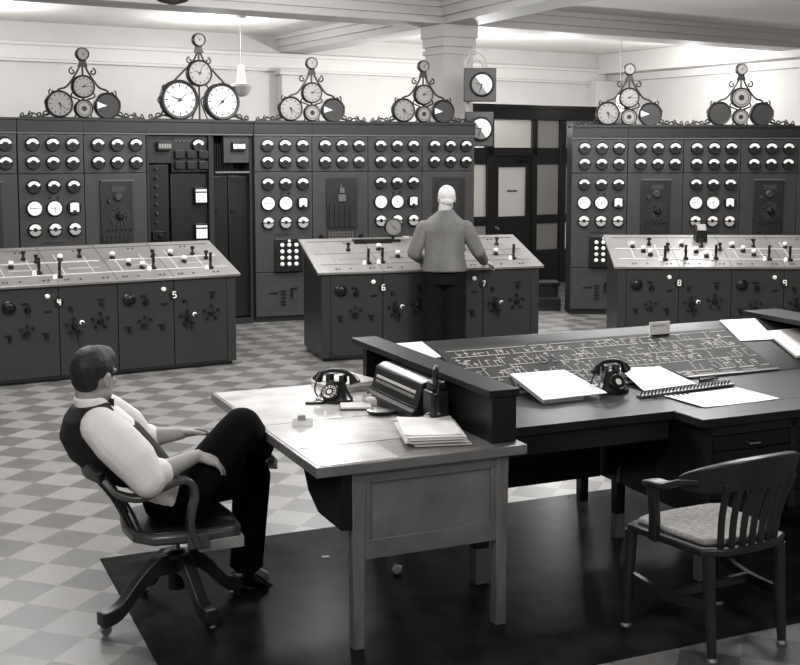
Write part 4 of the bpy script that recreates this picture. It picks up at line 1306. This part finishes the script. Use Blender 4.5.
def hand(mb, wrist, d, nrm, side, curl=(.25, .45, .35), spread=.10, thumb_open=.75, k=1.0):
    # d: wrist to knuckles, nrm: out of the back of the hand, side: towards the thumb
    W, d, nrm = Vector(wrist), Vector(d).normalized(), Vector(nrm)
    nrm = (nrm - d * nrm.dot(d)).normalized()
    s = Vector(side)
    s = (s - d * s.dot(d) - nrm * s.dot(nrm)).normalized()
    mb.loft([(W - d * .012 * k, s * .026 * k, nrm * .02 * k), (W + d * .02 * k, s * .032 * k, nrm * .019 * k), (W + d * .055 * k, s * .041 * k, nrm * .016 * k), (W + d * .088 * k, s * .041 * k, nrm * .0125 * k), (W + d * .098 * k, s * .034 * k, nrm * .008 * k)], 18)
    for off, L, r_, ang in ((.031, .072, .0088, .9), (.0105, .08, .0092, .3), (-.0105, .075, .0088, -.3), (-.030, .058, .0078, -1.0)):
        p = W + d * (.085 - abs(off) * .25) * k + s * off * k
        dd = (d + s * ang * spread).normalized()
        pts, rr = [p], [r_ * k]
        acc = 0
        for j, fr in enumerate((.45, .31, .24)):
            acc += curl[j]
            v = dd * math.cos(acc) - nrm * math.sin(acc)
            p = p + v * L * fr * k
            pts.append(p)
            rr.append(r_ * k * (.95, .88, .78)[j])
        limb(mb, pts, rr, 10)
    p = W + d * .025 * k + s * .026 * k - nrm * .004
    v1 = (d * .62 + s * thumb_open - nrm * .25).normalized()
    v2 = (d * .85 + s * thumb_open * .45 - nrm * .3).normalized()
    limb(mb, [p, p + v1 * .044 * k, p + v1 * .044 * k + v2 * .032 * k, p + v1 * .044 * k + v2 * .056 * k], [.0135 * k, .0115 * k, .0105 * k, .0085 * k], 10)

def head_parts(mb, c, f, up, k=1.0):
    # c: centre of the skull; f: face direction; up
    c, f, up = Vector(c), Vector(f).normalized(), Vector(up)
    up = (up - f * up.dot(f)).normalized()
    l = up.cross(f)
    Rm = Matrix((f, l, up)).transposed()
    def P(x, y, z): return c + (f * x + l * y + up * z) * k
    mb.ball(P(-.008, 0, .025), (.098 * k, .077 * k, .092 * k), 20, Rm)          # skull
    mb.ball(P(.028, 0, -.035), (.066 * k, .062 * k, .078 * k), 18, Rm)          # face
    mb.ball(P(.055, 0, -.088), (.032 * k, .036 * k, .026 * k), 14, Rm)          # chin
    mb.ball(P(.018, .045, -.065), (.045 * k, .018 * k, .035 * k), 12, Rm).ball(P(.018, -.045, -.065), (.045 * k, .018 * k, .035 * k), 12, Rm)
    limb(mb, [P(.088, 0, .008), P(.108, 0, -.024), P(.104, 0, -.034)], [.009 * k, .013 * k, .011 * k], 10)      # nose
    for s in (-1, 1):
        mb.ball(P(.10, s * .014, -.036), .009 * k, 8)
        mb.ball(P(.078, s * .032, .020), (.016 * k, .024 * k, .009 * k), 10, Rm)    # brow
        mb.ball(P(.066, s * .043, -.022), (.02 * k, .017 * k, .016 * k), 10, Rm)    # cheek
        mb.ball(P(-.008, s * .078, -.012), (.019 * k, .009 * k, .031 * k), 12, Rm)  # ear
        mb.ball(P(-.014, s * .084, .004), (.014 * k, .006 * k, .015 * k), 10, Rm)
    mb.ball(P(.083, 0, -.062), (.012 * k, .024 * k, .006 * k), 10, Rm).ball(P(.082, 0, -.073), (.012 * k, .020 * k, .006 * k), 10, Rm)    # lips
    return P, Rm

def eyes(P, Rm, parent, k=1.0):
    mb = MB()
    for s in (-1, 1):
        mb.use(0).ball(P(.070, s * .031, .002), .0115 * k, 12)
        mb.use(1).ball(P(.0778, s * .031, .002), .0052 * k, 10)
    return mb.build('eyes', [M['white'], M['black']], parent)

# the seated man: x forward (towards the table), y to his left
t = thing('person', 'seated man in white shirt and black vest, legs crossed, facing the side table', 'person', (PC[0], PC[1], 0), PAg)
hd, hf, hu = (-.325, .01, 1.065), (1, .98, -.10), (.08, .05, 1)
RS, LS = (-.335, -.185, .895), (-.31, .18, .91)
RE, LE = (-.155, -.275, .695), (-.075, .275, .72)
RW, LW = (.055, -.178, .735), (.09, .235, .735)
HR, HL = (.03, -.09, .543), (.03, .09, .543)
RK, LK = (.278, -.07, .81), (.385, .15, .53)
RA, LA = (.445, .225, .635), (.355, .155, .10)
RT, LT = (.53, .34, .595), (.485, .185, .04)
mb = MB()
P, Rm = head_parts(mb, hd, hf, hu, 1.04)
limb(mb, [(-.35, 0, 1.01), (-.335, 0, .93)], [.055, .06])
mb.loft([((.02, 0, .46), (.09, 0, 0), (0, .14, 0)), ((-.05, 0, .56), (.095, 0, 0), (0, .145, 0)), ((-.16, 0, .68), (.09, 0, .03), (0, .135, 0)), ((-.24, 0, .79), (.095, 0, .04), (0, .15, 0)), ((-.30, 0, .88), (.08, 0, .04), (0, .15, 0)), ((-.328, 0, .94), (.05, 0, .02), (0, .07, 0))], 20)
for S_, E_, W_ in ((RS, RE, RW), (LS, LE, LW)):
    S_, E_, W_ = Vector(S_), Vector(E_), Vector(W_)
    limb(mb, [S_, S_.lerp(E_, .5), E_, E_.lerp(W_, .35), E_.lerp(W_, .8), W_], [.055, .048, .041, .043, .032, .027])
hand(mb, RW, (.95, -.02, -.38), (.15, -.35, 1), (.2, 1, .2), (.35, .35, .3), .16, .6)
hand(mb, LW, (.90, -.30, .10), (.1, .5, .9), (.1, -1, .1), (.3, .4, .3), .10, .5)
for H_, K_, A_, T_ in ((HR, RK, RA, RT), (HL, LK, LA, LT)):
    H_, K_, A_, T_ = map(Vector, (H_, K_, A_, T_))
    limb(mb, [H_, H_.lerp(K_, .5), K_, K_.lerp(A_, .3), A_], [.08, .07, .05, .05, .036])
    limb(mb, [A_, A_.lerp(T_, .7) - Vector((0, 0, .015))], [.034, .026])
body = fuse('body', mb, M['skin'], t, .0055, 4)
eyes(P, Rm, t)
# hair: a cap over the crown, back and sides
mb = MB()
mb.ball(P(-.014, 0, .036), (.102, .083, .092), 22, Rm).ball(P(.024, 0, .066), (.084, .073, .058), 18, Rm).ball(P(-.048, 0, -.005), (.055, .064, .06), 18, Rm)
mb.ball(P(.05, .01, .098), (.05, .055, .022), 14, Rm)
for s in (-1, 1): mb.ball(P(.012, s * .072, .02), (.02, .010, .034), 10, Rm)
fuse('hair', mb, M['hair_dark'], t, .006, 4)
# shirt
mb = MB()
mb.loft([((-.0, 0, .50), (.10, 0, 0), (0, .165, 0)), ((-.07, 0, .60), (.13, 0, .02), (0, .17, 0)), ((-.17, 0, .70), (.10, 0, .04), (0, .145, 0)), ((-.245, 0, .80), (.102, 0, .05), (0, .16, 0)), ((-.305, 0, .885), (.085, 0, .04), (0, .165, 0)), ((-.33, 0, .94), (.055, 0, .02), (0, .085, 0))], 24)
for S_, E_, W_ in ((RS, RE, RW), (LS, LE, LW)):
    S_, E_, W_ = Vector(S_), Vector(E_), Vector(W_)
    limb(mb, [S_, S_.lerp(E_, .3), S_.lerp(E_, .65), E_ + Vector((-.012, 0, -.012)), E_.lerp(W_, .20)], [.080, .092, .090, .072, .052], 16)
    d_ = (W_ - E_).normalized()
    a_ = d_.orthogonal().normalized()
    b_ = d_.cross(a_)
    mb.loft([(E_.lerp(W_, .10), a_ * .060, b_ * .060), (E_.lerp(W_, .20), a_ * .060, b_ * .062), (E_.lerp(W_, .30), a_ * .053, b_ * .056)], 16)
# collar
mb.loft([((-.335, 0, .93), (.068, 0, 0), (0, .074, 0)), ((-.345, 0, .985), (.064, 0, 0), (0, .066, 0))], 20)
sh = fuse('shirt', mb, M['shirt'], t, .007, 4)
# vest
mb = MB()
mb.loft([((-.12, 0, .625), (.135, 0, .02), (0, .165, 0)), ((-.20, 0, .70), (.14, 0, .05), (0, .178, 0)), ((-.285, 0, .79), (.145, 0, .06), (0, .188, 0)), ((-.345, 0, .87), (.125, 0, .05), (0, .178, 0)), ((-.36, 0, .925), (.09, 0, .03), (0, .155, 0)), ((-.35, 0, .955), (.068, 0, .01), (0, .10, 0))], 26)
fuse('vest', mb, M['vest'], t, .007, 5)
# a small bow tie at the throat
mb = MB().at(Matrix.Translation((-.262, 0, .955))).hexa([(-.008, -.045, -.02), (.008, -.045, -.02), (.008, 0, -.006), (-.008, 0, -.006)], [(-.008, -.045, .02), (.008, -.045, .02), (.008, 0, .006), (-.008, 0, .006)]).hexa([(-.008, 0, -.006), (.008, 0, -.006), (.008, .045, -.02), (-.008, .045, -.02)], [(-.008, 0, .006), (.008, 0, .006), (.008, .045, .02), (-.008, .045, .02)])
mb.build('bow_tie', M['vest'], t)
# trousers
mb = MB()
mb.loft([((.02, 0, .450), (.14, 0, 0), (0, .165, 0)), ((.01, 0, .51), (.15, 0, 0), (0, .172, 0)), ((-.02, 0, .565), (.13, 0, .02), (0, .168, 0)), ((-.03, 0, .58), (.12, 0, .02), (0, .16, 0))], 24)
for H_, K_, A_, low in ((HR, RK, RA, .92), (HL, LK, LA, .97)):
    H_, K_, A_ = map(Vector, (H_, K_, A_))
    limb(mb, [H_, H_.lerp(K_, .45), H_.lerp(K_, .85), K_, K_.lerp(A_, .35), K_.lerp(A_, .7), K_.lerp(A_, low - .08)], [.102, .10, .092, .086, .082, .078, .076], 18)
    d_ = (A_ - K_).normalized()
    a_ = d_.orthogonal().normalized()
    b_ = d_.cross(a_)
    mb.loft([(K_.lerp(A_, low - .15), a_ * .074, b_ * .074), (K_.lerp(A_, low), a_ * .078, b_ * .078)], 18)
fuse('trousers', mb, M['trousers'], t, .008, 5)
for A_, T_ in ((RA, RT), (LA, LT)):
    A_, T_ = Vector(A_), Vector(T_)
    d_ = (T_ - A_).normalized()
    sole = Vector((0, 0, 1)) - d_ * d_.z
    sole.normalize()
    sd = d_.cross(sole)
    h0 = A_ - d_ * .05 - sole * .05
    mb = MB()
    mb.loft([(A_ - d_ * .055 - sole * .045, sd * .026, sole * .03), (A_ - d_ * .03 - sole * .035, sd * .036, sole * .048), (A_ + d_ * .04 - sole * .035, sd * .039, sole * .045), (A_ + d_ * .11 - sole * .05, sd * .044, sole * .032), (A_ + d_ * .165 - sole * .058, sd * .042, sole * .024), (A_ + d_ * .20 - sole * .062, sd * .026, sole * .016)], 20)
    limb(mb, [A_ - sole * .02, A_ + sole * .02], [.042, .04])
    mb.hexa([A_ + d_ * a_ + sd * b_ - sole * .093 for a_, b_ in ((-.06, -.03), (-.06, .03), (.19, .036), (.19, -.036))][::-1], [A_ + d_ * a_ + sd * b_ - sole * .075 for a_, b_ in ((-.06, -.03), (-.06, .03), (.19, .036), (.19, -.036))][::-1])
    fuse('shoe', mb, M['shoe'], t, .006, 3)

# the standing man: x forward (towards the console), y to his left
t = thing('person', 'white-haired man in grey jacket standing at the middle console, seen from behind', 'person', (.425, 11.14, 0), R(90))
mb = MB()
P, Rm = head_parts(mb, (.035, -.02, 1.555), (1, .05, -.18), (.15, 0, 1), 1.0)
limb(mb, [(.01, 0, 1.48), (.0, 0, 1.40)], [.058, .066])
mb.loft([((.0, 0, .80), (.10, 0, 0), (0, .15, 0)), ((.0, 0, .98), (.095, 0, 0), (0, .14, 0)), ((.0, 0, 1.15), (.10, 0, 0), (0, .15, 0)), ((.0, 0, 1.3), (.10, 0, 0), (0, .17, 0)), ((.0, 0, 1.4), (.06, 0, 0), (0, .09, 0))], 20)
RS, RE, RW = (0, -.20, 1.28), (.01, -.325, 1.05), (.285, -.40, .93)
LS, LE, LW = (0, .195, 1.28), (-.01, .29, 1.04), (.24, .22, .955)
for S_, E_, W_ in ((RS, RE, RW), (LS, LE, LW)):
    S_, E_, W_ = Vector(S_), Vector(E_), Vector(W_)
    limb(mb, [S_, S_.lerp(E_, .5), E_, E_.lerp(W_, .35), W_], [.055, .048, .042, .042, .029])
hand(mb, RW, (.62, -.66, -.30), (-.25, -.1, 1), (.5, .8, 0), (.3, .4, .35), .12, .6, 1.15)
hand(mb, LW, (.9, -.25, -.25), (0, 0, 1), (.2, -1, 0), (.3, .35, .3), .12, .6, 1.05)
LEGS = [((0, s * .095, .84), (.01, s * .10, .47), (-.02, s * .105, .09)) for s in (-1, 1)]
for H_, K_, A_ in LEGS:
    limb(mb, [H_, Vector(H_).lerp(Vector(K_), .5), K_, Vector(K_).lerp(Vector(A_), .35), A_], [.085, .075, .056, .055, .038])
    limb(mb, [A_, (A_[0] + .12, A_[1], .045)], [.036, .028])
fuse('body', mb, M['skin'], t, .007, 4)
eyes(P, Rm, t)
mb = MB()
mb.ball(P(-.014, 0, .036), (.102, .083, .093), 22, Rm).ball(P(-.04, 0, -.025), (.062, .066, .05), 18, Rm)
fuse('hair', mb, M['hair_white'], t, .006, 4)
mb = MB()     # jacket
mb.loft([((.0, 0, .865), (.165, 0, 0), (0, .225, 0)), ((-.005, 0, .92), (.152, 0, 0), (0, .212, 0)), ((-.005, 0, 1.02), (.138, 0, 0), (0, .192, 0)), ((-.01, 0, 1.15), (.135, 0, 0), (0, .195, 0)), ((-.015, 0, 1.26), (.128, 0, 0), (0, .21, 0)), ((-.01, 0, 1.33), (.11, 0, 0), (0, .20, 0)), ((.0, 0, 1.385), (.09, 0, 0), (0, .14, 0)), ((.005, -.01, 1.43), (.076, 0, 0), (0, .085, 0)), ((.01, -.015, 1.455), (.068, 0, 0), (0, .072, 0))], 26)
for S_, E_, W_ in ((RS, RE, RW), (LS, LE, LW)):
    S_, E_, W_ = Vector(S_), Vector(E_), Vector(W_)
    limb(mb, [S_ + Vector((0, 0, -.005)), S_.lerp(E_, .25)], [.078, .07], 16)
jk = fuse('jacket', mb, M['jacket'], t, .009, 4)
for S_, E_, W_ in ((RS, RE, RW), (LS, LE, LW)):
    S_, E_, W_ = Vector(S_), Vector(E_), Vector(W_)
    fuse('sleeve', limb(MB(), [S_ + Vector((0, 0, -.005)), S_.lerp(E_, .5), E_, E_.lerp(W_, .5), E_.lerp(W_, .88)], [.079, .073, .066, .056, .05], 16), M['jacket'], jk, .008, 3)
mb = MB()
mb.loft([((.0, 0, .74), (.14, 0, 0), (0, .205, 0)), ((.0, 0, .88), (.13, 0, 0), (0, .2, 0)), ((.0, 0, .95), (.11, 0, 0), (0, .165, 0))], 22)
for H_, K_, A_ in LEGS:
    H_, K_, A_ = map(Vector, (H_, K_, A_))
    limb(mb, [H_, H_.lerp(K_, .5), K_, K_.lerp(A_, .5), K_.lerp(A_, .85)], [.118, .116, .108, .105, .10], 18)
    mb.loft([(K_.lerp(A_, .7), (.10, 0, 0), (0, .104, 0)), (K_.lerp(A_, .98), (.10, 0, 0), (0, .102, 0))], 18)
fuse('trousers', mb, M['trousers'], t, .009, 5)
for H_, K_, A_ in LEGS:
    x, y, z = A_
    mb = MB().loft([((x - .06, y, .04), (0, .028, 0), (0, 0, .036)), ((x - .03, y, .055), (0, .038, 0), (0, 0, .05)), ((x + .05, y, .052), (0, .042, 0), (0, 0, .048)), ((x + .12, y, .04), (0, .047, 0), (0, 0, .036)), ((x + .18, y, .032), (0, .042, 0), (0, 0, .026)), ((x + .21, y, .028), (0, .026, 0), (0, 0, .018))], 18)
    mb.box(x - .06, y - .034, .002, x + .19, y + .034, .02)
    fuse('shoe', mb, M['shoe'], t, .006, 3)

# ------------------------------------------------------------------ light
def area(name, loc, target, size, power, sizey=None, spread=180):
    L = bpy.data.lights.new(name, 'AREA')
    L.energy = power
    L.size = size
    if sizey:
        L.shape = 'RECTANGLE'
        L.size_y = sizey
    L.spread = R(spread)
    o = bpy.data.objects.new(name, L)
    col.objects.link(o)
    o.location = loc
    o.rotation_euler = (Vector(target) - Vector(loc)).to_track_quat('-Z', 'Y').to_euler()
    return o
def point(name, loc, power, r_=.15):
    L = bpy.data.lights.new(name, 'POINT')
    L.energy = power
    L.shadow_soft_size = r_
    o = bpy.data.objects.new(name, L)
    col.objects.link(o)
    o.location = loc
    return o
area('room_lamp', (-1.8, 1.5, 3.8), (-1.4, 6, 0), 1.0, 110)
area('room_lamp', (2.4, .5, 3.8), (1.5, 6, 0), 1.0, 100)
area('room_lamp', (-2.5, 7.5, 3.85), (-2.2, 8.6, 0), 1.2, 300)
point('added_fill', (-3.0, 9.5, 3.2), 120, .2)  # these five points are added fills without fixtures, lifting ceiling, beam and column
point('added_fill', (3.2, 9.5, 3.2), 120, .2)
point('added_fill', (0.2, 6.5, 3.1), 60, .2)
point('added_fill', (3.6, 13.6, 3.3), 130, .2)
point('added_fill', (-.8, 12.6, 3.3), 110, .2)
area('room_lamp', (2.2, 8.0, 3.85), (2.0, 9.0, 0), 1.2, 300)
area('room_lamp', (-1.0, 12.0, 3.6), (-1.0, 12.2, 0), 1.0, 130)
area('room_lamp', (2.5, 12.6, 3.6), (2.5, 12.8, 0), 1.0, 130)
point('pendant_bulb', (-2.7, 17.2, 3.55), 130, .12)
point('pendant_bulb', (2.6, 19.0, 3.5), 190, .12)
point('back_lamp', (-5.4, 15.6, 3.55), 130, .15)
point('back_lamp', (5.0, 20.3, 3.45), 140, .15)
point('corridor_lamp', (1.2, 18.4, 2.9), 420, .1)
W = bpy.data.worlds.new('world')
sc.world = W
W.use_nodes = True
W.node_tree.nodes['Background'].inputs['Color'].default_value = (1, .985, .96, 1)
W.node_tree.nodes['Background'].inputs['Strength'].default_value = .35

# ------------------------------------------------------------------ camera
cam = bpy.data.cameras.new('camera')
co = bpy.data.objects.new('camera', cam)
col.objects.link(co)
co.location = (0, 0, 1.97)
co.rotation_euler = (R(90) - .1, 0, 0)
cam.sensor_width = 36
cam.lens = 1170 / 800 * 36
cam.shift_y = -(332.5 - (155 + 1170 * math.tan(.1))) / 800
cam.clip_end = 100
sc.camera = co
sc.view_settings.view_transform = 'Standard'
sc.view_settings.look = 'None'
sc.view_settings.gamma = 1
sc.view_settings.exposure = -.4
